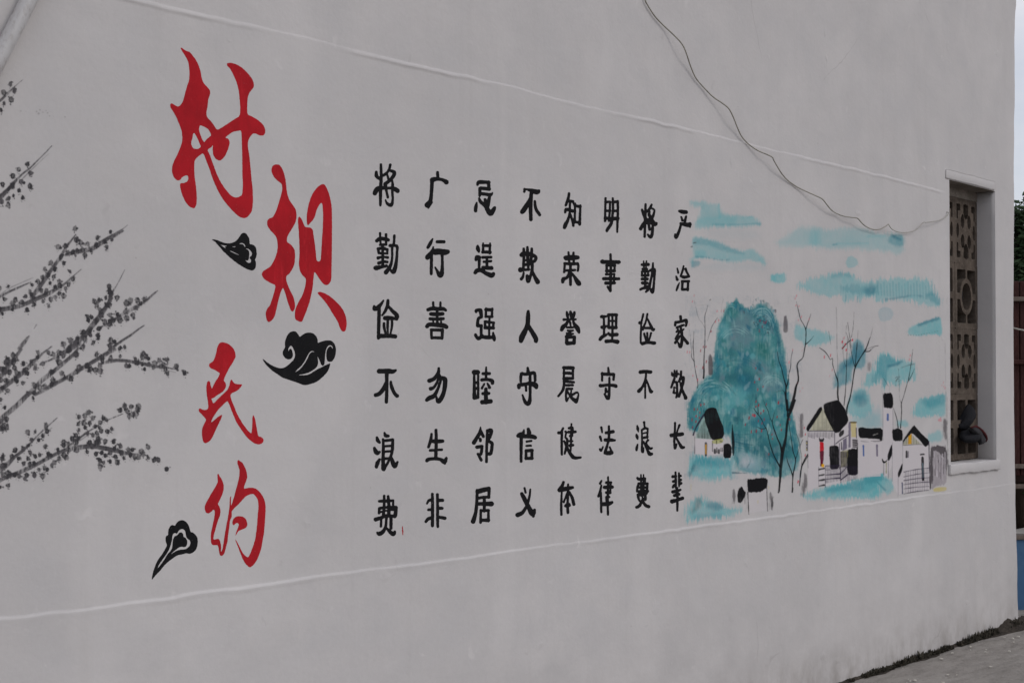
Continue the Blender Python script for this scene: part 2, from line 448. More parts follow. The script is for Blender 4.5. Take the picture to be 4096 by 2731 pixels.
zr = set(np.round(np.arange(-0.05, TOPZ + 0.01, 0.05), 4).tolist())
for z0 in (Z_LOW, Z_UP):
    zr = {z for z in zr if abs(z - z0) > 0.036}
    zr |= set((z0 + np.arange(-0.035, 0.0351, 0.0025)).tolist())
zr = {z for z in zr if abs(z - WZ0) > 0.02 and abs(z - WZ1) > 0.02} | {WZ0, WZ1}
zs = np.array(sorted(zr))
xa = np.arange(-1.2, CX - 0.30, 0.0175).tolist() + np.arange(CX - 0.30, CX - 0.001, 0.03).tolist() + [CX]
xa = [x for x in xa if abs(x - WX0) > 0.012 and abs(x - WX1) > 0.012] + [WX0, WX1]
xs = np.array(sorted(xa)); xs = np.concatenate([[-4.0, -3, -2, -1.6], xs])
XX, ZZ = np.meshgrid(xs, zs)
ragged = (fbm(ZZ * 16, ZZ * 0 + 5, 41, 3) - 0.5) * 0.006
edge = np.interp(ZZ, cz, cx) - CX
blend = np.clip((XX - (CX - 0.12)) / 0.12, 0, 1)
HH = Hf(XX, ZZ)
HH = np.where(XX >= CX - 1e-6, HH - 0.012, HH)        # rounded arris
XR = XX + (edge + ragged) * blend
near = ((XX > WX0 - 0.02) & (XX < WX1 + 0.02) & (ZZ > WZ0 - 0.02) & (ZZ < WZ1 + 0.02))
V = np.stack([XR.ravel(), -HH.ravel(), ZZ.ravel()], 1)
nx = len(xs); F = []
for j in range(len(zs) - 1):
    zc = 0.5 * (zs[j] + zs[j + 1])
    for i in range(nx - 1):
        xc = 0.5 * (xs[i] + xs[i + 1])
        if WX0 < xc < WX1 and WZ0 < zc < WZ1: continue
        a = j * nx + i
        F.append((a, a + 1, a + nx + 1, a + nx))
# outer corner strip that turns back into the side wall
V = V.tolist(); base = len(V)
for j in range(len(zs)):
    x = float(XR[j, -1]); V.append((x + 0.010, 0.022, float(zs[j]))); V.append((x + 0.010, 6.0, float(zs[j])))
for j in range(len(zs) - 1):
    a = j * nx + nx - 1; b2 = (j + 1) * nx + nx - 1
    F.append((a, base + 2 * j, base + 2 * j + 2, b2))
    F.append((base + 2 * j, base + 2 * j + 1, base + 2 * j + 3, base + 2 * j + 2))
wall = keep(mesh('wall', V, F, M['wall'], smooth=True), bld)
# reveals of the opening, each a thick plaster lining (the wall is 0.24 m thick)
def part_box(name, boxes, mat, parent=bld, bev=0.0, smooth=False):
    bm = bmesh.new()
    for lo, hi in boxes: bm_box(bm, lo, hi, bev)
    o = bm_obj(name, bm, mat)
    if parent is bld: keep(o, bld)
    elif parent is not None: o.parent = parent
    return o
def lining(name, lo, hi, mat, axis, seed, amp=0.006):
    "a slab whose faces wander a little, as hand plaster does"
    bm = bmesh.new(); bm_box(bm, lo, hi)
    bmesh.ops.subdivide_edges(bm, edges=bm.edges[:], cuts=9, use_grid_fill=True)
    for v in bm.verts:
        n = float(fbm(np.array([v.co.x * 7 + v.co.z * 9.0]), np.array([v.co.y * 7 + 2.0]), seed, 3)[0]) - 0.5
        if v.co.y > 0.004: v.co[axis] += n * amp
    return keep(bm_obj(name, bm, mat, smooth=True), bld)
lining('window_reveal', (WX0 - 0.05, 0.0015, WZ0 - 0.02), (WX0, 0.24, WZ1 + 0.02), M['wall'], 0, 51)
lining('window_reveal', (WX1, 0.0015, WZ0 - 0.02), (WX1 + 0.05, 0.24, WZ1 + 0.02), M['wall'], 0, 52)
lining('window_head', (WX0, 0.0015, WZ1), (WX1, 0.24, WZ1 + 0.05), M['soffit'], 2, 53)
part_box('side_wall', [((-4.0, 0.02, -0.05), (-3.76, 6.0, TOPZ))], M['wall'])
part_box('side_wall', [((CX - 0.26, 0.245, -0.05), (CX - 0.02, 6.0, TOPZ))], M['wall'])
part_box('back_wall', [((-3.76, 5.76, -0.05), (CX - 0.26, 6.0, TOPZ))], M['wall'])
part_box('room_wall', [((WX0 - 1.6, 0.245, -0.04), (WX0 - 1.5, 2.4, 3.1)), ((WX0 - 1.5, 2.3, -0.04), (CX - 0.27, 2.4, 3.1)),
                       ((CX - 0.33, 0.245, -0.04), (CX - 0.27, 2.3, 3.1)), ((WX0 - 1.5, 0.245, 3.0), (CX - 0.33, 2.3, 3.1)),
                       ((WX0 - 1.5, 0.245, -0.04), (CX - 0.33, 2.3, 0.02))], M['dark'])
part_box('roof', [((-4.35, -0.42, TOPZ), (CX + 0.35, 6.4, TOPZ + 0.16))], M['soffit'], bev=0.02)

# window: raised plaster band over it, sill slab, breeze blocks two wide and four high
def slab(name, quad_px, y0, y1, mat, seed, amp=0.004, bev=0.005):
    (xl, zb), (xr, zt) = quad_px
    bm = bmesh.new(); bm_box(bm, (xl, -y0, zb), (xr, y1, zt), bev)
    bmesh.ops.subdivide_edges(bm, edges=[e for e in bm.edges if abs(e.verts[0].co.x - e.verts[1].co.x) > 0.2], cuts=24)
    for v in bm.verts:
        n = fbm(np.array([v.co.x * 12.0]), np.array([v.co.z * 5 + seed]), seed, 4)[0] - 0.5
        n2 = fbm(np.array([v.co.x * 9.0 + 4]), np.array([v.co.y * 30 + seed]), seed + 3, 4)[0] - 0.5
        v.co.z += n * amp * 2; v.co.y += n2 * amp
    return keep(bm_obj(name, bm, mat, smooth=True), bld)
lx0 = wall_pt(3782, 700)[0]; lx1 = wall_pt(3978, 750)[0]
lintel = slab('lintel_band', ((lx0, WZ1 + 0.004), (lx1, wall_pt(3782, 676)[2])), 0.0042, 0.0, M['wall'], 61, 0.004)
sx0 = wall_pt(3793, 1880)[0]; sx1 = wall_pt(3993, 1870)[0]
sill = slab('window_sill', ((sx0, wall_pt(3793, 1899)[2]), (sx1, WZ0 + 0.004)), 0.016, 0.135, M['wall'], 62, 0.005)

window = keep(mesh('window', [(WX0, 0.205, WZ0), (WX1, 0.205, WZ0), (WX1, 0.235, WZ0), (WX0, 0.235, WZ0),
                              (WX0, 0.205, WZ0 + 0.02), (WX1, 0.205, WZ0 + 0.02), (WX1, 0.235, WZ0 + 0.02), (WX0, 0.235, WZ0 + 0.02)],
              [(0, 1, 5, 4), (1, 2, 6, 5), (2, 3, 7, 6), (3, 0, 4, 7), (4, 5, 6, 7), (3, 2, 1, 0)], M['soffit']), bld)
window['label'] = 'window opening filled with pierced concrete blocks'
GY = 0.112
bw = (WX1 - WX0) / 2.0
gz_top = (WZ1 - 0.055); bh = (gz_top - WZ0 - 0.01) / 4.0
part_box('mortar_course', [((WX0, GY, gz_top), (WX1, GY + 0.07, WZ1))], M['soffit'], window)
def sd_ell(X, Y, cx_, cy_, rx, ry):
    q = np.hypot((X - cx_) / rx, (Y - cy_) / ry)
    return (q - 1) * min(rx, ry)
def sd_rect(X, Y, x0, x1, y0, y1, r=0.03):
    dx = np.maximum(x0 + r - X, X - x1 + r); dy = np.maximum(y0 + r - Y, Y - y1 + r)
    return np.hypot(np.maximum(dx, 0), np.maximum(dy, 0)) + np.minimum(np.maximum(dx, dy), 0) - r
def holes_flower(X, Y):
    h = np.full(X.shape, 9.0)
    for sx in (-1, 1):
        for sy in (-1, 1):
            h = np.minimum(h, sd_ell(X, Y, sx * 0.30, sy * 0.33, 0.16, 0.23))
            h = np.minimum(h, sd_rect(X, Y, min(sx * 0.84, sx * 0.50), max(sx * 0.84, sx * 0.50), min(sy * 0.88, sy * 0.66), max(sy * 0.88, sy * 0.66)))
            h = np.minimum(h, sd_rect(X, Y, min(sx * 0.84, sx * 0.70), max(sx * 0.84, sx * 0.70), min(sy * 0.88, sy * 0.38), max(sy * 0.88, sy * 0.38), 0.05))
        h = np.minimum(h, sd_ell(X, Y, sx * 0.74, 0, 0.12, 0.25))
        h = np.minimum(h, np.maximum(sd_ell(X, Y, 0, sx * 0.66, 0.22, 0.26), -(Y * sx - 0.0)))
        h = np.minimum(h, sd_rect(X, Y, -0.22, 0.22, min(sx * 0.88, sx * 0.70), max(sx * 0.88, sx * 0.70)))
    return h
def holes_ring(X, Y):
    h = np.full(X.shape, 9.0)
    ring = sd_ell(X, Y, 0, 0, 0.58, 0.60)
    for sx in (-1, 1):
        for sy in (-1, 1):
            q = sd_rect(X, Y, min(sx * 0.84, sx * 0.07), max(sx * 0.84, sx * 0.07), min(sy * 0.88, sy * 0.10), max(sy * 0.88, sy * 0.10), 0.04)
            h = np.minimum(h, np.maximum(q, -ring))
    h = np.minimum(h, sd_ell(X, Y, 0, 0, 0.42, 0.45))
    return h
def holes_bars(X, Y):
    h = np.full(X.shape, 9.0)
    for sx in (-1, 1):
        h = np.minimum(h, sd_rect(X, Y, min(sx * 0.84, sx * 0.10), max(sx * 0.84, sx * 0.10), 0.22, 0.88, 0.03))
        h = np.minimum(h, sd_rect(X, Y, min(sx * 0.84, sx * 0.10), max(sx * 0.84, sx * 0.10), -0.88, -0.02, 0.03))
    return h
def holes_half(X, Y):
    h = np.full(X.shape, 9.0)
    for sx in (-1, 1):
        for sy in (-1, 1):
            h = np.minimum(h, sd_rect(X, Y, min(sx * 0.86, sx * 0.12), max(sx * 0.86, sx * 0.12), min(sy * 0.88, sy * 0.08), max(sy * 0.88, sy * 0.08), 0.04))
    return h
def block_mesh(fn, nm):
    n = 56
    g1 = np.linspace(-1, 1, n); X, Y = np.meshgrid(g1, g1)
    ragged = (fbm(X * 9, Y * 9, 71, 3) - 0.5) * 0.05
    D = np.maximum(sd_rect(X, Y, -0.999, 0.999, -0.999, 0.999, 0.01), -(fn(X * 1.03, Y * 1.07) + ragged * 0.6))
    D[np.abs(D) < 1e-4] = 1e-4
    V2, F2, E2 = march(D, g1, g1)
    k = len(V2); hw, hh = bw / 2, bh / 2; T = 0.05
    V3 = [(x * hw, 0.0, y * hh) for x, y in V2] + [(x * hw, T, y * hh) for x, y in V2]
    F3 = [f for f in F2] + [tuple(i + k for i in reversed(f)) for f in F2]
    F3 += [(b_, a_, a_ + k, b_ + k) for a_, b_ in E2]
    me = bpy.data.meshes.new(nm); me.from_pydata(V3, [], F3); me.update(); me.materials.append(M['block'])
    bm = bmesh.new(); bm.from_mesh(me); bmesh.ops.recalc_face_normals(bm, faces=bm.faces[:]); bm.to_mesh(me); bm.free()
    return me
ME = [block_mesh(f, 'breeze_block') for f in (holes_flower, holes_ring, holes_flower, holes_bars)]
ME_L = ME[0], ME[1], ME[2], ME[3]
for r in range(4):
    for c_ in range(2):
        o = bpy.data.objects.new('breeze_block', ME[r]); sc.collection.objects.link(o); o.parent = window
        o.location = (WX0 + bw * (c_ + 0.5) + random.uniform(-.002, .002), GY + random.uniform(0, 0.0025), gz_top - bh * (r + 0.5))
        o.rotation_euler = (0, random.uniform(-.006, .006), 0)
        o['label'] = ['pierced block with a four petal flower, top row of the window', 'pierced block with a ring, second row of the window',
                      'pierced block with a four petal flower, third row of the window', 'pierced block with a cross of bars, bottom row of the window'][r]

CHARS = """
@1,1 1450 630
231,90,14 235,250,18 226,400,20 226,520,17 225,598,14
174,185,16 176,230,22 205,265,16 228,270,12
155,450,26 175,410,30 215,385,28 300,385,16 360,385,18 400,395,26 440,420,26
348,95,16 335,150,14 300,200,16 262,225,18
340,165,13 395,185,22 390,230,22 340,290,20 285,330,20
310,215,12 325,270,12
375,290,8 378,350,17 375,450,14 380,520,13 370,585,18 350,600,20 310,580,16 290,535,8
285,335,22 300,420,14 318,500,14
@1,2 1450 630
220,950,13 228,1090,12
295,965,14 296,1090,12
180,1045,20 220,1018,22 290,1025,22 325,1035,18
222,1095,14 298,1092,13
195,1145,14 205,1195,15
195,1145,16 255,1140,18 312,1155,16
312,1155,14 312,1205,12
205,1200,14 308,1205,11
254,1100,14 255,1370,17
195,1260,18 255,1245,12 315,1255,16
205,1325,20 255,1308,14 308,1310,17
160,1385,22 180,1385,28 250,1370,18 300,1360,18
400,980,14 394,1080,14 372,1120,14 372,1270,13 345,1370,20 295,1440,26
345,1105,18 430,1110,17 434,1180,14 425,1300,18 405,1400,26 382,1435,24 345,1400,8
@1,3 1450 1170
262,100,9 225,155,20 190,185,24 155,205,26 148,175,16
210,170,20 206,350,20 200,570,18
320,100,17 312,170,20 280,240,16 247,285,10
325,170,14 370,225,20 430,285,26 428,330,20
285,320,26 340,320,26 400,325,20
270,385,14 272,440,16 295,525,12
318,340,15 315,440,14 322,520,6
370,345,14 370,420,14 350,520,8
225,545,26 330,542,24 412,550,24
@1,4 1450 1170
210,985,28 260,985,28 330,985,30 380,990,24 415,975,14
305,990,24 305,1120,20 304,1250,19 300,1370,20
300,1110,14 265,1200,24 215,1265,24 165,1285,22
355,1120,14 365,1180,20 400,1260,20 435,1295,22
@1,5 1450 1700
275,95,10 290,130,22 325,135,16
182,155,14 192,190,22 215,215,14
148,285,14 165,325,25 185,350,24 215,335,14
215,425,12 190,470,24 175,520,20
258,175,12 262,300,18 258,420,20 262,540,26
260,195,16 380,182,16
380,180,16 375,300,18 355,390,16 300,500,14 265,550,24
275,262,13 375,258,12
275,330,13 365,325,13
275,418,17 335,418,14
360,400,14 375,450,24 405,510,28 440,460,12
@1,6 1450 1700
272,885,14 272,1000,16 262,1120,17
322,890,15 332,1020,20 330,1130,20
212,952,16 300,948,18 385,945,14
385,940,10 385,1010,14
212,1042,17 300,1030,16 420,1030,20
212,1042,14 208,1100,15
425,1030,17 410,1130,24 395,1145,16
215,1090,12 320,1065,8 415,1065,10
395,1140,18 300,1135,20 230,1160,20 165,1180,24
235,1170,14 232,1265,14
358,1140,18 357,1290,18
300,1150,16 290,1270,16 255,1335,24 210,1360,24 185,1345,10
300,1285,12 340,1330,20 385,1362,26 405,1335,14
@2,1 1650 650
315,125,16 318,190,18
250,220,30 300,208,24 350,212,18 400,230,22 425,248,28
245,230,22 238,380,20 225,480,24 185,535,32
250,500,6 200,570,10
@2,2 1650 650
252,960,9 225,1010,20 195,1065,18
310,995,18 395,995,19
262,1060,8 245,1120,22 200,1175,30 185,1195,24
240,1130,16 237,1250,18 235,1395,17
285,1120,38 340,1118,36 400,1125,36 440,1120,26
370,1130,18 375,1250,16 370,1370,24 350,1410,34 320,1380,20 285,1315,8
@2,3 1650 1170
260,125,13 263,190,12
350,125,12 350,190,12
195,215,20 250,200,24 320,205,24 390,205,22 418,222,14
230,268,20 300,272,25 380,266,20
220,330,18 300,332,18 385,328,18
310,210,14 310,400,14
258,345,9 263,390,9
358,345,9 360,390,9
182,425,22 210,400,24 300,405,26 390,415,28 425,430,24
235,475,14 240,570,15
235,468,17 375,470,19
375,470,19 372,575,15
242,566,17 372,568,17
@2,4 1650 1170
330,950,14 322,1010,20 270,1080,22 210,1105,24
325,1020,18 350,1065,22 405,1085,28 408,1160,26 390,1260,24 350,1340,28 318,1365,22 300,1305,10
325,1080,14 300,1140,14 265,1190,16 228,1205,22
355,1100,14 325,1190,16 275,1290,24 215,1320,28 180,1345,20
@2,5 1650 1680
295,125,17 298,250,18 292,480,20
240,172,13 228,250,18 202,335,16
235,262,20 310,265,24 378,262,20
222,378,16 300,372,13 368,370,14
182,505,20 200,490,20 270,482,18 350,490,20 400,520,28 425,475,14 405,540,14
@2,6 1650 1680
250,925,15 252,1100,18 250,1320,18
312,930,16 315,1100,16 315,1250,17 318,1335,14
245,1000,16 205,1005,16 182,1045,10
245,1120,16 200,1122,15
245,1225,22 200,1235,20 168,1270,16
320,1005,20 378,1003,18
320,1102,18 372,1102,17
320,1210,16 360,1218,18 405,1228,20
@3,1 1840 690
220,155,14 235,125,22 300,122,22 365,128,18
360,120,18 362,200,20
365,208,22 260,198,19
250,200,18 248,290,16
255,265,17 330,275,20 385,280,20 408,255,6
375,290,16 355,350,18 325,390,30
240,325,12 260,370,20 320,420,24 360,490,30 388,510,32 425,460,24 440,435,10
315,340,16 320,370,20
210,380,9 200,430,20 195,480,20
380,280,12 352,420,20
@3,2 1840 690
222,920,12 225,955,25 237,995,12
290,890,10 290,1000,17
378,890,10 372,1010,17
290,918,16 375,918,18
285,998,18 378,1000,18
200,1095,16 208,1060,20 240,1065,22
242,1070,18 240,1200,14
192,1255,22 215,1230,26 260,1225,24 330,1265,24 395,1290,30 420,1270,20
285,1065,16 390,1062,16
300,1120,14 390,1112,14
338,1070,14 338,1190,17
290,1195,22 395,1198,24
@3,3 1840 1200
202,150,12 205,130,18 255,128,22 262,160,22 268,210,18
268,212,18 230,235,18 222,300,18
222,320,20 268,322,18
268,325,17 265,440,16
195,435,17 210,465,18 235,480,22 280,450,20
325,105,12 325,210,14
405,108,12 400,210,14
325,120,20 400,122,20
322,208,14 405,208,14
370,215,12 366,450,12
315,270,16 425,285,14
315,275,14 315,345,14
420,290,14 415,345,16
315,345,20 420,350,18
270,460,20 350,468,24 420,465,18
415,410,10 425,470,24 432,505,12
@3,4 1840 1200
178,890,12 180,1225,22
228,890,12 228,1215,14
180,905,30 222,905,28
180,1035,16 225,1035,16
180,1108,18 225,1105,18
178,1225,22 222,1215,22
328,845,10 328,990,16
290,922,18 370,920,18
275,1000,20 340,995,18 400,1010,22 408,1040,20
305,1050,10 275,1105,14
345,1045,10 370,1095,18
325,1115,20 325,1280,25
288,1172,18 362,1168,18
280,1278,26 385,1268,26
@3,5 1840 1660
258,150,7 250,215,20 210,285,22 175,345,24
262,200,16 292,265,18
255,300,16 255,320,16
212,400,20 275,390,20
278,390,16 265,480,18 245,490,14
225,485,14 265,560,18
342,190,14 340,300,16 335,400,16 333,585,15
345,195,18 388,190,24 385,240,20 355,310,18
355,320,16 400,350,20 400,400,18 385,480,20 345,480,18
@3,6 1840 1660
215,940,16 210,1100,18 195,1230,20 165,1330,28
225,955,30 300,935,28 360,920,24
365,920,18 362,1030,16
230,1040,17 310,1025,16 365,1030,14
305,1030,17 305,1200,17
240,1110,20 320,1110,24 395,1110,30
262,1190,14 258,1345,15
262,1195,16 358,1193,18
358,1195,14 355,1325,16
262,1315,18 355,1315,22
@4,1 2020 700
245,180,14 243,210,14
262,180,10 330,195,22 400,215,30 425,200,16
332,220,20 322,350,24 322,470,22 325,560,20
320,290,16 280,370,26 235,440,30 215,465,24
374,330,14 385,420,18 435,500,18
@4,2 2020 700
235,925,14 238,1000,16 230,1180,15
282,908,15 283,1000,18 295,1190,14
335,925,15 333,1000,17 322,1090,17
205,1005,22 230,985,24 300,990,24 370,1015,20 390,1045,18 370,1080,18 330,1095,16
240,1070,13 310,1070,13
235,1128,17 310,1115,17
195,1190,30 235,1190,17 300,1185,15
235,1225,10 225,1275,15 205,1305,18
342,1100,17 340,1200,18 315,1280,18 290,1330,24 278,1265,18
345,1210,14 380,1290,22 410,1340,28
@4,3 2020 1200
292,140,16 290,200,26 285,300,26 260,370,28 215,460,34 200,510,26
295,330,26 340,400,26 385,480,28 388,515,22
@4,4 2020 1200
285,850,13 290,900,20
198,1020,14 205,925,18 250,930,18 320,920,20 370,915,18 378,1010,15
315,930,16 315,1050,18 315,1200,16 308,1270,24 285,1300,24 250,1270,20 220,1190,9
175,1095,20 182,1065,24 250,1055,20 320,1045,24 380,1065,32 392,1095,20
262,1060,14 266,1135,13
@4,5 2020 1650
238,215,7 225,260,22 185,280,30 165,290,22
205,290,20 202,450,18 202,610,15
292,205,18 302,250,26
230,295,24 300,295,26 350,300,26 375,310,24
272,362,12 330,352,12
268,415,12 325,412,12
265,480,14 262,575,17
265,475,18 340,472,20
340,470,16 335,572,18
262,572,18 340,570,20
@4,6 2020 1650
245,945,12 258,1000,12
210,1015,20 250,1090,26 300,1190,26 345,1260,36 372,1215,14 355,1295,16
318,960,9 305,1060,14 270,1170,16 220,1250,22 160,1280,28
@5,1 2190 740
270,108,14 260,170,17 230,255,14
262,202,17 320,208,16
283,215,13 280,300,13
320,215,10 342,260,12
222,345,12 235,305,18 300,325,20 345,330,16
280,340,12 260,430,16 225,500,24 212,535,18
285,370,14 310,440,14 325,510,14
345,235,13 345,330,12 340,470,14
345,262,16 410,272,18
412,258,12 408,380,15 404,495,16
340,460,14 405,475,18
@5,2 2190 740
264,845,11 274,970,12
326,850,13 330,970,13
225,905,15 235,915,30 310,910,32 380,910,22
218,980,12 210,1090,14
215,985,16 300,990,18 375,985,17
378,985,16 388,1020,13 380,1075,13
235,1072,14 290,1070,14 345,1067,14
288,1000,15 288,1120,17 289,1250,15
275,1090,14 245,1160,16 200,1180,24 192,1215,18
312,1110,10 350,1170,20 385,1225,30 400,1240,22
@5,3 2190 1220
242,85,10 248,120,18 258,165,12
288,85,14 294,120,18 298,160,12
338,90,14 332,120,18 322,160,12
205,182,16 270,180,9 355,180,11
255,195,12 235,240,20 195,275,26 178,310,20
320,185,10 335,235,18 375,290,28 395,340,16
278,195,6 285,225,14 292,265,6
245,280,12 320,280,12
255,318,12 285,325,15 320,318,11
245,355,14 290,360,13 322,360,10
240,385,14 242,470,22
240,400,22 340,400,16
338,400,18 332,475,22
248,480,24 330,475,20
@5,4 2190 1220
208,775,12 204,930,12
205,785,20 320,788,22
320,785,13 318,920,12
205,852,16 270,852,18 315,862,14
205,920,18 315,918,18
205,955,15 328,967,15
210,960,14 195,1060,16 135,1142,12
235,1005,14 318,1003,14
242,1050,14 310,1048,13
238,1060,12 232,1140,12 240,1200,13 265,1160,7
250,1080,10 290,1150,14 345,1195,24 362,1205,20 388,1130,9 370,1095,12 310,1125,15
300,1075,9 290,1120,10
@5,5 2190 1620
300,235,9 296,400,12 295,500,10 290,590,7
195,290,13 170,340,14 140,345,18
182,330,14 178,450,14 180,615,13
225,330,13 235,345,10 225,400,11 250,440,14 235,530,14 215,605,12
210,450,11 260,560,16 310,640,22 350,660,18 415,655,13
270,288,15 312,285,16 308,380,12
265,337,16 350,333,16
283,385,14 310,382,13
283,450,13 312,450,11
280,505,17 322,500,14
@5,6 2190 1620
200,965,15 185,1010,20 150,1060,24
180,1080,10 172,1250,14 175,1370,13
150,1065,24 240,1045,26 315,1030,16
258,990,10 258,1100,14 252,1250,14 256,1345,16
250,1090,9 205,1215,12
268,1080,12 310,1160,18 330,1240,18
228,1260,18 260,1240,22 275,1255,18
@6,1 2340 740
258,168,13 254,300,12 252,450,14
258,215,17 312,212,12
316,212,12 310,330,12 302,450,14
255,325,15 312,325,14
255,418,20 308,418,18
348,170,12 352,300,14 345,380,14 330,480,18 280,560,18 275,580,12
350,215,16 410,210,14
412,205,14 412,340,14 408,450,14 405,590,11
355,325,14 412,325,14
345,425,22 410,420,22
@6,2 2340 740
320,870,13 324,1000,14 322,1150,15 320,1260,14 318,1325,16
318,1330,14 285,1275,12
220,955,20 225,965,24 320,965,20 425,968,22
272,1010,14 272,1080,14
268,1008,14 375,1010,16
372,1010,12 370,1080,13
270,1078,17 370,1078,17
265,1120,14 370,1118,11
235,1175,20 320,1175,19 425,1177,17
368,1120,10 362,1230,14
262,1230,20 370,1228,18
@6,3 2340 1220
208,145,18 262,142,14
236,150,12 240,280,13 238,380,14
215,278,20 240,280,20 270,260,9
190,430,18 215,400,20 270,370,14
298,118,12 297,285,14
295,122,18 395,122,18
393,122,14 390,285,14
300,200,11 390,200,11
300,282,19 390,282,19
342,122,12 345,280,12 342,440,13
295,350,12 320,372,20 400,370,22
268,455,22 340,450,20 405,460,26
@6,4 2340 1220
292,785,11 297,840,14
216,850,12 215,945,12
215,862,18 300,868,18 360,868,18
364,868,13 358,935,14
307,910,12 305,1040,14 298,1160,18 275,1165,16 248,1115,12
195,1010,22 220,1010,18 300,1000,17 375,1010,20 385,1015,22
262,1045,14 265,1085,17
@6,5 2340 1620
205,280,14 215,340,9
190,395,14 205,445,12
188,550,12 203,570,12 228,520,7
300,265,13 300,400,15 280,500,14 255,580,18
265,345,17 345,333,20 350,330,16
255,435,20 320,435,20 372,440,13
255,595,22 300,600,26 335,595,22
310,525,9 335,580,14
@6,6 2340 1620
290,900,10 290,1000,12 285,1200,14 288,1370,12
208,945,9 190,980,14
205,1005,10 190,1080,14 168,1140,14
200,1090,10 202,1200,14 205,1340,12
270,970,17 325,970,16
245,1030,20 300,1025,24 345,1025,18
322,980,12 318,1100,10
268,1095,16 315,1095,17
270,1150,14 305,1150,13
265,1150,10 268,1200,10
232,1240,24 290,1235,26 338,1218,18
@7,1 2490 770
290,148,12 286,300,16 280,480,14 277,555,13
245,220,14 265,270,18 290,330,20
228,455,20 260,400,20 300,370,30 350,360,38 410,400,22 425,385,14
365,155,12 345,200,16 310,240,14 290,240,8
378,205,12 400,222,10 392,270,14 375,320,16
330,270,14 345,300,20 380,350,14 378,450,16 372,520,18 352,560,18 318,530,12
330,400,14 340,465,15
340,240,12 340,260,10
@7,2 2490 770
265,860,6 270,960,9
300,860,7 295,960,9
240,905,12 270,905,20 325,903,18
255,960,16 305,960,16
245,995,10 243,1035,11
245,992,13 325,990,14
322,990,11 320,1035,12
245,1040,15 325,1038,15
285,980,9 285,1170,14
245,1085,16 310,1085,18
250,1135,18 310,1135,16
225,1215,14 260,1200,16 320,1185,22
382,885,10 378,980,14 355,1100,14 330,1200,18 295,1245,12
345,980,14 395,970,22 400,1050,14 390,1180,14 375,1245,22 352,1210,10
@7,3 2490 1200
262,178,12 240,265,11
218,285,18 235,290,16
235,300,10 230,430,11 228,540,10
312,175,12 290,280,10 260,345,14 260,375,8
312,230,8 345,300,14 380,370,18 395,365,14
255,350,12 345,350,16
272,420,12 295,510,10
310,412,11 315,515,11
358,415,12 335,500,9
250,545,20 320,530,18 395,540,20 402,535,16
@7,4 2490 1200
225,902,22 290,895,20 350,902,20 355,895,12
297,915,11 290,980,12 255,1080,14 205,1140,22
290,1000,10 285,1100,10 285,1225,11
300,1000,10 330,1080,12 355,1145,20 372,1145,14
@7,5 2480 1640
217,195,8 222,230,16 230,265,8
207,305,10 215,335,18 222,360,9
222,430,9 210,475,16 208,500,12
303,150,13 308,215,8
273,245,9 277,380,10 277,500,14 288,520,14 298,470,6
275,250,10 310,225,14 348,232,12
350,235,10 345,290,10 342,350,9
290,290,6 340,280,9
280,350,13 345,335,14
297,395,10 335,480,12 370,545,22 400,548,16
350,375,14 330,415,10 375,480,14 400,475,12
@7,6 2480 1640
263,810,8 268,1000,12
296,808,7 292,1000,14
220,850,14 240,865,18 310,855,15
315,855,12 310,915,12
238,920,14 220,960,13 215,1015,12
235,920,17 290,920,17 345,920,15
345,920,12 338,1010,14
225,968,14 340,968,14
235,1018,16 340,1015,22
225,1060,16 290,1050,26 330,1040,18
225,1060,16 235,1110,14 250,1140,10
318,1050,15 318,1120,16
265,1060,8 285,1100,10 270,1150,16 240,1200,18 208,1215,16
285,1140,14 320,1190,18 360,1208,20
@8,1 2620 790
305,170,14 340,180,24 390,185,22
330,245,10 345,290,14
390,240,12 375,300,16
320,325,12 360,335,22 430,345,26 440,325,12 440,368,12
325,340,12 300,430,16 265,500,20 253,465,12
@8,2 2620 790
280,890,8 292,945,11
266,990,10 280,1030,16
305,1070,6 285,1120,13 270,1165,9
360,860,9 345,920,12 325,975,11
325,985,14 370,1000,18 425,990,14
385,895,14 395,930,12 425,980,12
345,1050,14 340,1150,14
340,1052,15 425,1050,14
418,1050,13 410,1160,14
340,1155,13 410,1150,17
@8,3 2620 1200
320,205,16 325,250,14
260,275,14 252,315,14
260,280,17 330,270,15 390,255,20 392,310,12 385,325,10
275,345,14 350,315,14 360,315,10
320,335,12 335,400,16 338,500,16 325,575,20 310,580,16 290,530,8
360,365,9 330,390,12
290,370,12 270,400,10
310,390,12 260,485,13
315,450,10 255,535,16
335,440,12 370,490,16 408,540,18
@8,4 2620 1200
245,885,10 245,960,12
275,885,9 270,960,11
215,920,10 225,940,18 290,925,14
212,910,8 216,940,8
245,985,14 220,1050,14 205,1095,11
230,1030,10 270,1030,14 278,1100,12 275,1200,13 265,1220,10
240,1100,6 235,1160,14
240,1095,12 262,1100,6
245,1165,12 260,1160,8
328,895,13 322,970,14 300,1020,12
320,985,18 355,970,18 350,1040,17 320,1150,14 300,1205,16
315,1030,8 335,1110,14 375,1200,18 385,1225,22
@8,5 2620 1620
252,222,12 248,350,12 242,450,12 250,540,14 268,490,12
307,248,13 275,340,8
205,378,22 270,372,22 340,362,22
265,405,12 300,470,14 335,525,20 362,528,14
@8,6 2620 1620
258,840,10 260,950,14 262,1040,8
300,850,10 303,940,12 303,1020,8
225,895,18 260,890,16
230,955,16 262,950,14
225,1030,12 240,1005,18 262,1000,10
310,885,17 322,885,14
310,935,15 325,935,14
310,985,17 328,978,15
280,1030,7 282,1150,14 280,1320,11
225,1085,20 270,1075,20 320,1060,12
245,1130,18 300,1115,17
215,1205,26 270,1190,20 345,1165,20
"""
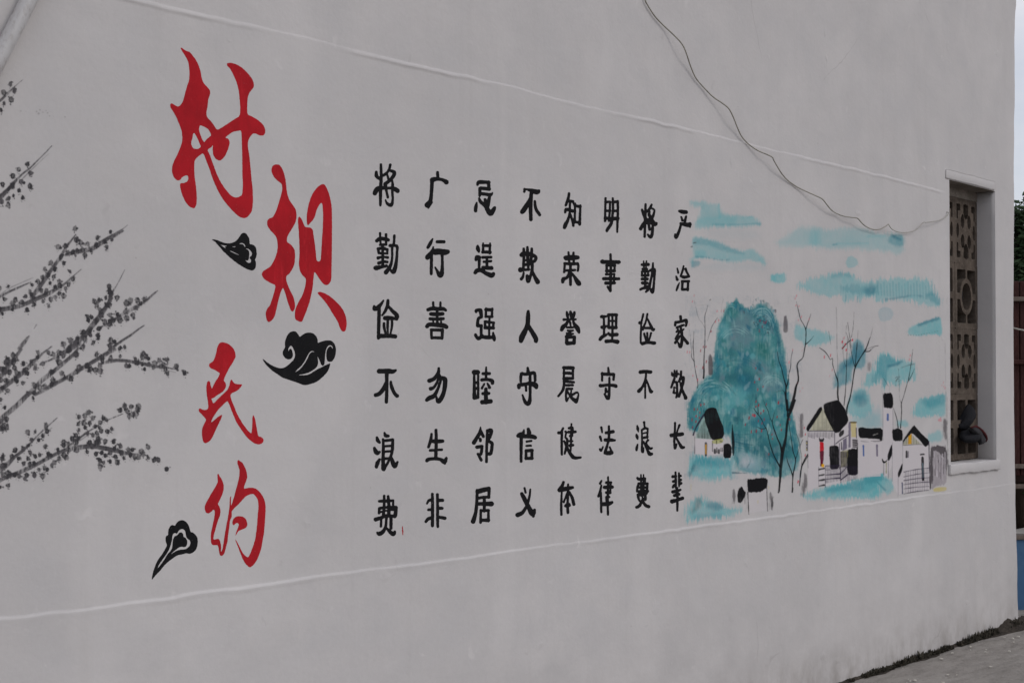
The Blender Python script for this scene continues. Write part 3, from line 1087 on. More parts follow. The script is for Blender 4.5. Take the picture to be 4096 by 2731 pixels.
POLYS = """
@red1 650 160 740
+ 150,66 165,68 200,95 232,103 262,140 290,180 310,225 325,275 332,325 350,370 375,395 402,425 406,455 388,505 383,560 373,610 374,645 390,670 412,690 440,730 463,765 500,745 550,712 605,675 655,645 660,590 655,520 648,440 632,370 603,300 570,240 548,222 546,198 575,194 630,208 680,240 725,285 760,330 775,370 774,405 738,445 722,490 718,560 718,632 760,650 805,675 850,715 872,755 870,795 855,812 825,812 790,795 765,795 740,825 725,860 724,910 735,970 745,1060 752,1150 764,1260 768,1350 762,1440 745,1475 715,1505 690,1513 650,1500 600,1455 550,1400 505,1340 468,1275 430,1190 400,1100 370,1020 345,957 300,990 272,1020 270,1080 272,1160 284,1240 292,1320 288,1400 270,1430 230,1415 195,1375 165,1310 148,1240 150,1215 185,1212 210,1200 220,1175 215,1148 190,1150 165,1165 150,1190 125,1192 95,1165 80,1120 82,1070 100,1020 130,965 155,900 170,850 163,770 140,710 115,650 85,600 66,570 65,545 80,538 100,550 130,568 150,555 172,525 190,460 205,400 225,345 230,280 220,190 200,150 165,95
- 318,722 350,735 385,755 405,785 414,810 395,825 370,845 355,870 340,850 320,800 308,760
- 268,788 282,805 298,840 315,880 326,905 310,920 290,926 262,920 246,895 244,860 255,830 258,800
- 380,930 415,910 428,890 424,930 430,975 450,1010 487,1027 520,1000 545,955 562,910 570,870 560,838 530,830 560,805 595,780 640,772 667,768 672,850 674,920 676,1000 677,1150 682,1230 676,1310 650,1330 615,1338 575,1315 530,1260 490,1200 455,1125 425,1040 400,970
@red2 1030 620 740
+ 150,80 185,82 210,115 228,165 240,220 246,280 252,330 270,385 305,430 328,470 333,520 322,575 290,630 268,665 250,700 250,738 285,760 315,800 320,850 315,920 295,970 270,1005 242,1028 248,1080 275,1145 305,1200 320,1270 318,1300 300,1330 280,1315 255,1240 235,1170 215,1120 195,1170 175,1240 158,1320 145,1370 120,1405 92,1420 75,1390 68,1340 80,1305 105,1275 120,1230 140,1170 155,1103 110,1085 60,1055 36,1020 40,990 70,970 110,945 140,895 165,830 172,770 165,710 145,675 110,640 85,605 80,565 95,540 132,528 160,470 185,390 205,320 210,285 205,245 165,215 130,175 116,130 125,95
+ 345,530 355,520 378,548 395,595 405,612 450,614 470,635 475,680 488,760 495,830 500,890 515,905 535,895 540,830 545,740 553,620 556,520 552,420 540,405 522,425 500,470 488,520 465,560 440,582 432,597 420,590 416,540 422,470 440,390 470,320 510,270 550,245 575,255 600,310 618,370 630,440 632,530 632,700 630,850 628,980 626,1060 605,1095 580,1105 555,1090 525,1050 500,1010 482,988 475,1045 468,1120 455,1190 440,1250 420,1310 395,1370 378,1415 355,1412 320,1395 315,1350 322,1300 350,1240 380,1190 400,1130 410,1080 410,1045 380,1020 358,980 350,920 356,860 355,760 350,650 343,570
+ 505,1170 525,1158 565,1168 620,1200 670,1245 720,1300 748,1360 758,1430 748,1490 720,1498 700,1470 680,1410 640,1350 600,1280 550,1215
@red3 760 1340 460
+ 400,108 435,95 480,103 525,120 570,155 605,200 620,250 623,300 595,355 560,410 530,460 495,530 470,580 460,625 485,645 493,690 480,730 450,770 410,795 360,825 320,860 292,863 300,890 318,935 360,890 420,830 480,775 515,740 535,690 548,630 567,597 585,635 610,660 655,668 715,670 700,700 660,745 610,775 570,790 553,815 555,850 580,920 610,990 630,1045 670,1125 710,1190 750,1250 790,1300 838,1342 845,1280 850,1200 850,1120 864,1083 885,1130 900,1200 912,1280 930,1378 970,1385 1000,1410 1006,1440 985,1475 940,1492 880,1475 830,1440 780,1395 730,1330 680,1260 630,1180 600,1110 560,1010 530,930 512,895 470,930 420,980 380,1020 340,1080 310,1130 280,1200 330,1155 385,1110 443,1078 425,1140 390,1210 360,1270 335,1330 310,1385 290,1415 272,1440 235,1465 205,1475 180,1450 165,1390 160,1320 168,1260 195,1205 222,1150 195,1115 155,1075 120,1040 118,1005 140,995 170,1015 210,1022 238,1008 250,985 245,920 235,850 225,780 222,710 230,640 258,618 275,640 285,690 298,738 315,690 345,635 385,575 408,518 370,495 330,470 285,455 257,420 262,390 290,375 315,355 340,300 360,230 370,170
@red4 780 1820 470
+ 300,250 315,248 325,275 350,305 370,350 384,400 385,455 370,510 345,570 320,620 305,650 330,690 343,740 335,800 310,860 290,930 270,1000 252,1060 245,1125 280,1118 315,1110 335,1140 345,1180 350,1230 345,1290 365,1260 378,1190 390,1100 400,1040 410,980 425,900 440,830 450,760 460,700 462,620 468,560 482,537 480,580 482,680 500,620 525,545 545,460 565,390 580,330 592,270 595,200 580,150 565,110 567,70 580,60 600,78 630,95 650,125 675,175 690,230 700,290 680,350 660,400 652,450 690,438 740,430 790,435 830,455 870,495 905,545 930,600 942,670 942,760 935,860 930,950 920,1050 900,1150 885,1240 860,1320 825,1400 785,1460 740,1495 715,1488 670,1445 635,1380 600,1290 570,1210 545,1150 533,1110 565,1160 600,1230 640,1305 680,1348 712,1360 745,1290 780,1200 805,1110 820,1000 830,900 836,800 847,700 842,600 815,550 780,512 735,520 690,540 655,570 620,610 580,655 530,700 490,745 492,790 488,830 470,860 462,930 450,1010 440,1080 435,1150 415,1220 400,1290 385,1320 360,1345 335,1335 322,1290 312,1220 300,1195 240,1200 215,1170 210,1100 215,1020 235,940 250,860 262,800 265,745 250,720 215,755 180,778 145,765 130,720 132,670 160,610 200,540 245,465 285,400 305,350 300,300
+ 498,890 510,850 545,818 595,808 645,820 680,850 698,895 700,940 680,965 640,985 600,1000 575,1015 558,1045 540,1078 545,1040 560,1000 580,950 585,920 570,902 545,905 520,935 503,925
@cloud1 830 910 190
+ 130,398 210,388 290,405 380,440 450,470 560,510 700,528 800,510 900,470 960,425 1010,370 1060,290 1110,220 1160,180 1220,172 1280,205 1330,275 1370,340 1390,430 1395,555 1470,555 1550,600 1600,660 1620,760 1625,880 1610,980 1570,1065 1595,1120 1605,1220 1590,1320 1550,1390 1480,1420 1420,1415 1330,1385 1200,1325 1100,1260 980,1180 860,1090 750,1000 670,930 600,855 520,790 450,700 380,620 310,550 260,480 200,440
- 395,540 440,570 520,588 600,600 655,615 560,628 625,705 540,650 460,590
- 820,635 930,625 925,645 840,645
- 720,762 800,785 900,830 1000,880 1070,930 980,890 850,835 760,790
- 1050,550 1100,518 1160,515 1215,545 1250,600 1240,655 1215,610 1180,560 1120,540
- 1255,702 1320,695 1390,735 1450,800 1470,870 1450,930 1390,980 1400,1025 1440,1070 1440,1130 1400,1170 1350,1165 1290,1130 1230,1060 1280,1095 1340,1085 1368,1040 1372,960 1385,880 1375,790 1330,730
@cloud2 1040 1310 250
+ 65,785 90,795 170,860 280,935 400,995 520,1020 610,1005 700,945 775,875 830,820 870,755 880,670 865,590 825,500 775,445 735,490 708,540 715,605 740,540 775,525 805,570 830,690 815,750 770,790 700,800 630,765 575,690 568,620 590,555 628,500 622,400 640,300 680,200 740,120 830,85 910,100 960,170 1000,240 1060,180 1150,130 1240,122 1340,145 1410,210 1445,290 1448,390 1520,355 1620,325 1740,315 1810,335 1870,400 1900,480 1910,560 1900,670 1870,760 1820,845 1750,862 1690,845 1670,780 1660,700 1665,610 1690,530 1740,470 1790,470 1820,540 1825,490 1795,450 1740,440 1690,480 1655,560 1640,650 1630,740 1628,830 1615,930 1570,962 1530,920 1500,840 1470,770 1440,715 1455,800 1463,880 1440,970 1390,1025 1300,1090 1200,1140 1100,1165 950,1190 1050,1195 1160,1190 1250,1160 1350,1095 1450,1035 1560,985 1650,935 1765,890 1750,970 1720,1060 1660,1150 1560,1250 1450,1345 1330,1400 1150,1445 1060,1430 940,1380 830,1345 700,1300 560,1255 470,1190 340,1105 230,1010 140,920 90,850
- 870,1130 940,1050 1040,960 1110,860 1165,760 1220,655 1270,595 1320,582 1390,625 1325,600 1270,625 1225,690 1190,780 1130,880 1060,980 980,1060
@cloud3 590 2060 270
+ 105,1500 100,1460 125,1330 160,1220 200,1110 270,990 340,900 400,800 440,720 448,680 420,600 418,520 435,475 478,458 476,390 490,320 530,240 575,218 635,245 670,180 720,130 790,108 860,120 920,175 965,250 1000,385 1050,395 1110,440 1160,510 1172,620 1160,710 1130,790 1090,840 1030,880 970,895 900,880 820,905 700,925 600,985 520,1050 440,1110 370,1190 300,1280 200,1380
- 230,1240 265,1150 340,1040 420,930 490,820 540,700 570,580 580,470 610,415 650,408 685,430 720,360 770,318 830,318 875,360 888,440 905,510 945,555 985,580 1000,640 985,700 940,750 880,785 800,790 700,810 620,850 535,915 560,880 640,810 730,745 790,725 850,742 900,720 925,650 925,590 890,525 835,495 830,430 790,390 740,395 690,465 630,480 600,540 580,640 578,740 540,820 450,915 400,1010 330,1110
"""

# ------------------------------------------------------------------ painted writing
def parse_px(s, ox, oy, k):
    return [tuple([ox + float(a.split(',')[0]) * k, oy + float(a.split(',')[1]) * k] + ([float(a.split(',')[2]) * k] if a.count(',') == 2 else [])) for a in s.split()]
def paint_shape(name, D, xs, ys, mat, label, off=0.00025, parent=None):
    D = D.copy(); D[np.abs(D) < 1e-3] = 1e-3
    V2, F2, _ = march(D, xs, ys)
    P = wall_pts(V2, off)
    o = mesh(name, P, F2, mat)
    if parent is None: keep(o, bld)
    else: o.parent = parent
    if label: o['label'] = label
    return o
POS_COL = ['leftmost column', 'second column from the left', 'third column from the left', 'fourth column from the left',
           'fifth column from the left', 'sixth column from the left', 'second column from the right', 'rightmost column']
POS_ROW = ['first', 'second', 'third', 'fourth', 'fifth', 'last']
COLS = ['将勤俭不浪费', '广行善勿生非', '忌逞强睦邻居', '不欺人守信义', '知荣誉晨健体', '明事理守法律', '将勤俭不浪费', '严治家敬长辈']
blocks = []
for ln in CHARS.strip().splitlines():
    if ln.startswith('@'):
        a, ox, oy = ln[1:].split(); c_, r_ = a.split(','); blocks.append((int(c_), int(r_), float(ox), float(oy), []))
    else: blocks[-1][4].append(ln)
for c_, r_, ox, oy, lines in blocks:
    k = 500 / 1568.0
    S = [parse_px(l, ox, oy, k) for l in lines]
    allp = np.array([p for s in S for p in s])
    x0, x1 = (allp[:, 0] - allp[:, 2]).min() - 4, (allp[:, 0] + allp[:, 2]).max() + 4
    y0, y1 = (allp[:, 1] - allp[:, 2]).min() - 4, (allp[:, 1] + allp[:, 2]).max() + 4
    gx = np.arange(x0, x1, 1.5); gy = np.arange(y0, y1, 1.5); X, Y = np.meshgrid(gx, gy)
    D = np.full(X.shape, 9e9)
    for s in S:
        if len(s) > 2: s = [tuple(p) for p in spline(s, 3)]
        d = sd_stroke(X, Y, s)
        h = np.clip(0.5 + 0.5 * (D - d) / 1.2, 0, 1)
        D = np.where(D > 1e8, d, D * (1 - h) + d * h - 1.2 * h * (1 - h) * 0.6)
    D += (fbm(X / 7, Y / 7, c_ * 31 + r_, 3) - 0.5) * 1.6 + (fbm(X / 2.4, Y / 2.4, c_ * 7 + r_, 2) - 0.5) * 0.5 - 0.95
    paint_shape('painted_character', D, gx, gy, M['black'],
                'black brush character %s, %s in the %s' % (COLS[c_ - 1][r_ - 1], POS_ROW[r_ - 1], POS_COL[c_ - 1]))

PL = {'red1': ('painted_character', 'red', 'large red brush character 村, topmost of the four'),
      'red2': ('painted_character', 'red', 'large red brush character 规, to the right and lower than the first'),
      'red3': ('painted_character', 'red', 'smaller red brush character 民, third of the four'),
      'red4': ('painted_character', 'red', 'smaller red brush character 约, lowest of the four'),
      'cloud1': ('painted_cloud', 'black', 'small black curled cloud between the two large red characters'),
      'cloud2': ('painted_cloud', 'black', 'largest black curled cloud, below the second red character'),
      'cloud3': ('painted_cloud', 'black', 'black curled cloud with a long tail, left of the lowest red character')}
pb = []
for ln in POLYS.strip().splitlines():
    if ln.startswith('@'):
        a = ln[1:].split(); pb.append((a[0], float(a[1]), float(a[2]), float(a[3]) / 1568.0, []))
    else: pb[-1][4].append((ln[0], ln[2:]))
for nm, ox, oy, k, shp in pb:
    S = [(sg, parse_px(t, ox, oy, k)) for sg, t in shp]
    ap = np.array([p for sg, s in S if sg == '+' for p in s])
    st = 2.0 if nm.startswith('red') else 1.0
    if nm == 'cloud2': st = 1.3
    gx = np.arange(ap[:, 0].min() - 4, ap[:, 0].max() + 4, st); gy = np.arange(ap[:, 1].min() - 4, ap[:, 1].max() + 4, st)
    X, Y = np.meshgrid(gx, gy)
    D = np.full(X.shape, 9e9)
    for sg, s in S:
        s = smooth_poly(s)
        if sg == '+': D = np.minimum(D, sd_poly(X, Y, s))
    for sg, s in S:
        if sg == '-': D = np.maximum(D, -sd_poly(X, Y, smooth_poly(s)))
    D += (fbm(X / 9, Y / 9, 77, 3) - 0.5) * 1.2 + (fbm(X / 3, Y / 3, 78, 2) - 0.5) * 1.0
    n_, mt_, lb_ = PL[nm]
    paint_shape(n_, D, gx, gy, M[mt_], lb_)
gx = np.arange(1602, 1620, 1.0); gy = np.arange(2100, 2148, 1.0); X, Y = np.meshgrid(gx, gy)
D = sd_stroke(X, Y, [(1610, 2105, 1.0), (1611, 2122, 3.2), (1611, 2142, 1.0)]) + (fbm(X / 2, Y / 5, 5, 2) - 0.5) * 4.5
paint_shape('paint_smear', D, gx, gy, M['red'], 'short red smear beside the lowest character of the leftmost column')

# ------------------------------------------------------------------ soft brushwork: a canvas of colour and cover on the wall
class Canvas:
    def __init__(s, x0, y0, x1, y1, step):
        s.gx = np.arange(x0, x1 + step, step); s.gy = np.arange(y0, y1 + step, step); s.step = step
        s.X, s.Y = np.meshgrid(s.gx, s.gy); s.C = np.zeros(s.X.shape + (3,)); s.A = np.zeros(s.X.shape)
        s.W = np.zeros(s.X.shape); s.O = np.full(s.X.shape, -1, int); s.names = []; s.fr = (0, 0, 1); s.dry = False
        s.N1 = fbm(s.X / 26, s.Y / 26, 3, 5); s.N2 = fbm(s.X / 7, s.Y / 7, 4, 3); s.NS = fbm(s.X / 4.5, s.Y / 46, 6, 4); s.N3 = fbm(s.X / 70, s.Y / 70, 8, 4)
        k = lambda a, q: np.clip((a - a.mean()) * q + 0.5, -0.1, 1.1)
        s.N1 = k(s.N1, 2.1); s.NS = k(s.NS, 2.3); s.N3 = k(s.N3, 2.0)
        s.cur = 0
    def frame(s, ox, oy, k): s.fr = (ox, oy, k)
    def owner(s, nm, label=None, kind=None):
        s.names.append((nm, label, kind)); s.cur = len(s.names) - 1
    def pts(s, t): return parse_px(t, *s.fr)
    def lay(s, D, sl, rgb, op, soft, nz, streak, own=True, mott=0.25):
        X = s.X[sl]
        if soft >= 4: soft *= 1.35; streak *= 1.5
        if soft < 2.3 and s.dry: mott *= 0.3
        d = D + (s.N1[sl] - 0.5) * nz * 2 + (s.N2[sl] - 0.5) * nz + (s.NS[sl] - 0.5) * streak
        a = np.clip(0.5 - d / (2 * soft), 0, 1); a = a * a * (3 - 2 * a)
        a = a * op * np.clip(1 + (s.N1[sl] - 0.5) * mott * 1.3 + (s.NS[sl] - 0.5) * mott * 1.0 + (s.N3[sl] - 0.5) * mott * 0.9, 0, 1.3)
        a = np.clip(a, 0, 1)
        c = np.array(rgb)
        A0 = s.A[sl]; An = a + A0 * (1 - a)
        with np.errstate(divide='ignore', invalid='ignore'):
            Cn = (c[None, None] * a[..., None] + s.C[sl] * (A0 * (1 - a))[..., None]) / np.maximum(An, 1e-6)[..., None]
        s.C[sl] = Cn; s.A[sl] = An
        if own:
            m = (a > 0.06) & ((s.O[sl] < 0) | (a > 0.22))
            O = s.O[sl]; O[m] = s.cur; s.O[sl] = O
    def _sl(s, P, pad):
        P = np.array([p[:2] for p in P])
        i0 = max(int((P[:, 0].min() - pad - s.gx[0]) / s.step), 0); i1 = min(int((P[:, 0].max() + pad - s.gx[0]) / s.step) + 2, len(s.gx))
        j0 = max(int((P[:, 1].min() - pad - s.gy[0]) / s.step), 0); j1 = min(int((P[:, 1].max() + pad - s.gy[0]) / s.step) + 2, len(s.gy))
        return (slice(j0, max(j1, j0 + 1)), slice(i0, max(i1, i0 + 1)))
    def poly(s, t, rgb, op=1, soft=1.5, nz=0.8, streak=0.0, own=True, mott=0.15, sm=True):
        P = s.pts(t) if isinstance(t, str) else t
        if sm: P = smooth_poly(P)
        sl = s._sl(P, soft * 2 + nz * 3 + streak + 3)
        s.lay(sd_poly(s.X[sl], s.Y[sl], P), sl, rgb, op, soft, nz, streak, own, mott)
    def stroke(s, t, rgb, op=1, soft=1.3, nz=0.5, streak=0.0, own=True, mott=0.1, smooth=True):
        P = s.pts(t) if isinstance(t, str) else t
        if smooth and len(P) > 2: P = [tuple(p) for p in spline(P, 4)]
        r = max(p[2] for p in P)
        sl = s._sl(P, r + soft * 2 + nz * 3 + streak + 3)
        s.lay(sd_stroke(s.X[sl], s.Y[sl], P), sl, rgb, op, soft, nz, streak, own, mott)
    def emit(s, parent, off=0.00018):
        A = s.A.copy(); ny, nx = A.shape
        P = wall_pts(np.stack([s.X.ravel(), s.Y.ravel()], 1), off)
        act = np.maximum(np.maximum(A[:-1, :-1], A[1:, :-1]), np.maximum(A[:-1, 1:], A[1:, 1:])) > 0.015
        # give unowned fringe cells to a neighbour
        O = s.O.copy()
        for _ in range(14):
            m = O < 0
            if not m.any(): break
            for sh in ((0, 1), (0, -1), (1, 0), (-1, 0)):
                R2 = np.roll(O, sh, (0, 1)); O = np.where((O < 0) & (R2 >= 0), R2, O)
        own = O[:-1, :-1]
        rgba = np.concatenate([s.C.reshape(-1, 3), A.reshape(-1, 1)], 1)
        for k, (nm, label, kind) in enumerate(s.names):
            J, I = np.nonzero(act & (own == k))
            if len(J) == 0: continue
            q = np.stack([J * nx + I, (J + 1) * nx + I, (J + 1) * nx + I + 1, J * nx + I + 1], 1)
            u, inv = np.unique(q.ravel(), return_inverse=True)
            inv = inv.reshape(-1, 4)
            me = bpy.data.meshes.new(nm)
            me.vertices.add(len(u)); me.vertices.foreach_set('co', P[u].ravel().astype(np.float32))
            me.loops.add(inv.size); me.loops.foreach_set('vertex_index', inv.ravel().astype(np.int32))
            me.polygons.add(len(inv)); me.polygons.foreach_set('loop_start', np.arange(0, inv.size, 4, dtype=np.int32))
            me.polygons.foreach_set('loop_total', np.full(len(inv), 4, dtype=np.int32))
            me.update(calc_edges=True)
            at = me.color_attributes.new('paint', 'FLOAT_COLOR', 'POINT')
            at.data.foreach_set('color', rgba[u].ravel().astype(np.float32))
            o = link(nm, me, M['paint'])
            if parent is bld: keep(o, bld)
            else: o.parent = parent
            if label: o['label'] = label
            if kind: o['kind'] = kind

# ---- ink plum branches on the left
cv = Canvas(-24, 300, 770, 1990, 2.0)
INK = alb(64, 62, 64); INK2 = alb(88, 86, 87); INK3 = alb(48, 47, 49)
SZ = {'A': (0, 300, 240 / 672.0), 'B': (0, 880, 760 / 2292.0), 'C': (0, 1400, 760 / 2055.0)}
BR = [('A', '-60,330,12 0,290,16 70,225,15 130,165,10 190,110,4 255,55,1.5'),
      ('A', '-60,1420,24 0,1370,28 80,1295,24 150,1215,17 250,1110,11 330,1050,9 430,950,8 520,860,6 580,795,2|250,1165,6 350,1065,5 450,970,3 550,880,1'),
      ('B', '-60,960,20 0,925,18 100,870,15 200,825,14 300,780,10 370,752,4|0,900,5 120,820,4 250,760,4 400,695,2'),
      ('B', '380,930,26 460,830,28 560,690,26 640,570,24 720,460,20 790,340,16 850,260,12 915,175,5'),
      ('B', '790,425,14 850,405,24 950,380,28 1100,350,30 1200,290,30 1300,225,26 1400,165,18 1480,110,9 1540,60,2|1360,210,16 1490,130,8'),
      ('B', '-60,1100,36 0,1085,36 100,1065,32 200,1045,30 320,1005,28 440,950,30 560,900,28 680,830,24 780,770,16 880,680,10 980,595,3'),
      ('C', '-60,340,24 0,290,24 60,220,26 110,140,26 170,70,22 230,-10,18'),
      ('B', '230,1550,22 290,1480,24 335,1420,14 352,1395,5|410,1310,4 440,1262,6'),
      ('C', '-60,480,24 0,440,26 80,370,26 160,310,26 250,240,26 330,160,24 400,90,20 480,20,12 560,-40,6|640,-10,2'),
      ('C', '-60,850,26 0,765,30 60,700,28 180,600,28 280,500,28 360,430,26 440,340,26 540,260,24 640,180,22 720,110,22 790,50,20 850,-20,12'),
      ('C', '480,130,8 560,100,12 630,50,18 700,20,26 780,-30,30 850,-70,30'),
      ('B', '830,1550,34 900,1490,34 960,1440,34 1040,1370,30 1100,1290,32 1180,1190,32 1250,1090,28 1320,980,24 1350,880,14 1400,800,7 1450,710,6 1505,600,2'),
      ('C', '380,480,20 460,440,20 560,385,22 660,330,22 760,275,22 850,220,22 940,165,22 1060,95,24 1150,40,24 1240,-10,20'),
      ('B', '1320,1570,22 1380,1520,18 1480,1450,16 1580,1385,14 1680,1310,10 1745,1268,3'),
      ('B', '1220,1290,8 1280,1260,10 1360,1210,16 1440,1160,18 1520,1115,20 1620,1060,22 1720,1000,20 1800,940,16 1860,885,14 1905,850,3'),
      ('C', '1100,145,12 1150,130,18 1250,112,20 1350,115,20 1450,130,20 1560,150,22 1680,175,18 1780,185,14 1860,200,8 1930,215,3|1800,215,5 1900,240,2'),
      ('C', '-60,1350,26 0,1305,26 80,1235,26 150,1160,20 240,1090,18 330,1005,12 420,910,8 520,820,8 620,730,4|400,950,5 560,840,4'),
      ('C', '-60,1450,24 0,1405,24 100,1360,24 200,1325,24 320,1270,24 430,1215,24 540,1155,22 640,1105,22 740,1070,24 860,1050,28 980,1040,26 1100,1055,26 1250,1085,26 1350,1110,22 1450,1125,14 1540,1120,5'),
      ('C', '720,1060,10 790,1000,14 860,950,12 940,890,12 1020,840,8 1110,780,5 1200,740,4 1330,688,1.5|860,980,5 960,910,4')]
labels = {0: 'short ink branch at the upper left edge of the wall', 1: 'straight ink twig with buds near the left edge', 4: 'upper ink branch curving right towards the red writing'}
for i, (z, t) in enumerate(BR):
    cv.frame(*SZ[z]); cv.owner('painted_branch', labels.get(i))
    for sub in t.split('|'):
        cv.stroke(sub, INK2, 0.74, 2.2, 0.9, 0.0, mott=0.4)
        P = cv.pts(sub)
        if max(p[2] for p in P) > 3:
            for sgn in (-0.6, -0.2, 0.15, 0.6):
                Q = []
                for j, p in enumerate(P):
                    q = P[min(j + 1, len(P) - 1)]; o = P[max(j - 1, 0)]
                    dx, dy = q[0] - o[0], q[1] - o[1]; L = math.hypot(dx, dy) + 1e-6
                    Q.append((p[0] - dy / L * p[2] * sgn, p[1] + dx / L * p[2] * sgn, max(p[2] * 0.30, 0.7)))
                cv.stroke(Q, INK if sgn > 0 else INK3, 0.55, 1.4, 1.2, 0.0, mott=1.1)
BL = {'A': '120,105 160,175 120,275 40,200 45,320 10,395 310,1000 205,1062 340,1100 145,1130 235,1195 30,1225 340,1250 215,1298 150,1352 255,1375 18,1420 95,1448 140,1235 95,1280 100,1385',
      'B': '905,105 920,240 980,280 1060,290 1180,215 1332,145 700,325 795,315 1160,300 1270,265 1345,240 1290,325 1000,360 1100,365 930,370 880,390 1025,425 910,430 820,395 738,440 770,520 615,520 540,590 660,600 580,665 515,690 645,680 600,765 460,750 390,785 845,625 885,715 825,780 720,745 725,790 660,805 790,820 500,850 565,850 360,860 380,900 310,920 100,800 400,940 550,890 710,885 765,920 670,930 610,955 50,955 185,965 265,990 150,1010 410,1015 0,1070 150,1080 325,1080 585,1040 30,1130 520,980 0,815 '
           '1315,800 1320,860 1340,890 1415,935 1275,945 1195,965 1140,985 1165,1025 1320,1020 1280,1025 1330,940 1200,1080 1205,1120 1575,975 1660,965 1520,1010 1700,1010 1640,1060 1745,960 1515,1105 1610,1145 1525,1185 1325,1150 1415,1135 1440,1180 1450,1220 1375,1215 1265,1225 1315,1260 1320,1215 1225,1150 1055,1165 1100,1175 1065,1205 1165,1210 1190,1310 1085,1325 1005,1350 1180,1390 1185,1420 1025,1430 935,1430 850,1450 768,1500 920,1480 1125,1475 1000,1530 1090,1385 835,1550 1345,1450 1385,1465 1330,1515 1450,1545 1505,1535 1350,1190 1090,1340',
      'C': '140,50 80,100 175,95 150,130 60,130 5,200 45,215 410,25 405,75 340,120 255,145 160,190 275,220 180,245 100,240 520,30 580,50 635,30 460,145 380,170 380,200 300,255 170,310 185,340 60,325 245,355 5,325 30,405 80,440 5,535 50,625 55,240 690,70 640,130 620,100 830,45 820,60 735,10 560,235 670,250 700,300 830,235 770,305 570,330 555,375 370,380 360,470 300,470 485,400 430,400 355,510 855,180 940,170 975,205 1045,50 1100,80 1105,110 1080,160 1030,210 1090,225 1200,90 1300,70 1465,95 1550,30 1540,80 1590,80 1610,95 1400,170 1365,170 1490,140 1540,160 1610,145 1670,140 1720,110 1660,190 1770,160 1740,175 1560,205 1790,205 1810,255 1910,180 1800,105 1820,100 1995,250 '
           '850,720 920,710 960,675 1000,735 850,800 905,790 970,790 855,860 920,840 1030,830 1075,840 1120,740 1150,760 1090,780 1090,875 1045,895 950,900 1005,920 1165,880 1205,850 1060,955 820,920 840,960 780,960 1060,995 1040,1000 1140,985 1225,990 970,1000 1000,1035 940,1050 830,1000 740,1010 690,990 690,1030 1300,1035 1240,1060 1170,1065 625,1075 740,1080 830,1085 940,1100 1040,1120 1100,1110 1140,1140 1190,1110 1250,1150 1310,1110 1390,1080 1430,1080 1530,1095 1545,1120 1410,1140 1450,1160 1500,1160 1340,1165 1190,1205 1270,1215 1080,1190 1120,1215 1085,1255 1070,1180 1605,1050 1600,1160 1665,1190 1715,1190 690,1130 720,1160 640,1170 550,1130 520,1125 430,1135 380,1145 330,1110 490,1045 250,1070 310,1030 340,965 420,975 460,930 300,885 380,885 500,820 510,880 170,1085 130,1150 200,1170 300,1175 260,1225 320,1230 370,1220 470,1190 420,1290 480,1270 510,1290 560,1245 590,1215 460,1365 370,1335 370,1360 290,1350 205,1365 270,1390 85,1330 110,1340 80,1380 30,1350 90,1460 20,1170 30,1150 50,1250 20,1250 160,1350 0,1480 30,830 70,830 20,850 50,745 70,745 15,770 '
           '1350,605 1415,610 1300,650 1370,650 1490,640 1500,610 1395,715 1430,695 1465,690 1810,1285'}
cv.owner('painted_blossom', 'dabbed ink buds scattered along the plum branches', 'stuff')
bl_rng = random.Random(3)
for z, t in BL.items():
    ox, oy, k = SZ[z]; rr = {'A': 11.2, 'B': 10.8, 'C': 10.8}[z]
    for a in t.split():
        x, y = [float(q) for q in a.split(',')]
        x = ox + x * k; y = oy + y * k
        dark = bl_rng.uniform(0.78, 1.0)
        col = INK3 if bl_rng.random() < 0.75 else INK
        r = rr * bl_rng.uniform(0.80, 1.08)
        cv.stroke([(x, y - r * 0.18, r * 0.82), (x + bl_rng.uniform(-1, 1), y + r * 0.2, r * 0.78)], col, dark, 1.7, 2.8, 0.0, mott=0.35, smooth=False)
        for _ in range(bl_rng.randint(4, 8)):
            an = bl_rng.uniform(0, 6.28); q = r * bl_rng.uniform(1.0, 1.5)
            cv.stroke([(x + math.cos(an) * q * 0.8, y + math.sin(an) * q, bl_rng.uniform(0.7, 1.6))], col, 0.7, 1.2, 0.8, smooth=False)
        for _ in range(2):
            an = bl_rng.uniform(0, 6.28); q = r * bl_rng.uniform(0.7, 1.25)
            cv.stroke([(x + math.cos(an) * q, y + math.sin(an) * q, bl_rng.uniform(2.0, 4.6))], INK3, bl_rng.uniform(.6, .95), 1.5, 2.0, smooth=False)
        for _ in range(bl_rng.randint(1, 3)):
            cv.stroke([(x + bl_rng.uniform(-4, 6), y + r * bl_rng.uniform(1.3, 1.9), bl_rng.uniform(0.9, 2.6))], col, 0.7, 1.2, 1.2, smooth=False)
cv.owner('lime_patch', 'small pale dab of limewash over the tip of a lower plum twig')
WH = (0.66, 0.635, 0.63)
cv.frame(0, 1400, 760 / 2055.0)
cv.stroke('650,740,26 690,760,10', WH, 0.5, 6, 4); cv.owner('lime_patch', 'broad pale dab of limewash right of the lowest plum branch'); cv.stroke('1290,930,36 1400,910,20', WH, 0.45, 8, 6)
cv.owner('dirt_smudge', 'cluster of small dark grit marks on the plaster', 'stuff')
for x, y, r in ((146, 447, 2.2), (155, 455, 3), (172, 450, 2.6), (190, 452, 3), (198, 464, 2.6), (185, 443, 2), (104, 446, 1.6), (84, 445, 1.8), (160, 440, 1.6), (214, 466, 1.4)):
    cv.stroke([(x, y, r)], alb(95, 90, 88), 0.45, 2.2, 1.6, smooth=False)
cv.emit(bld)

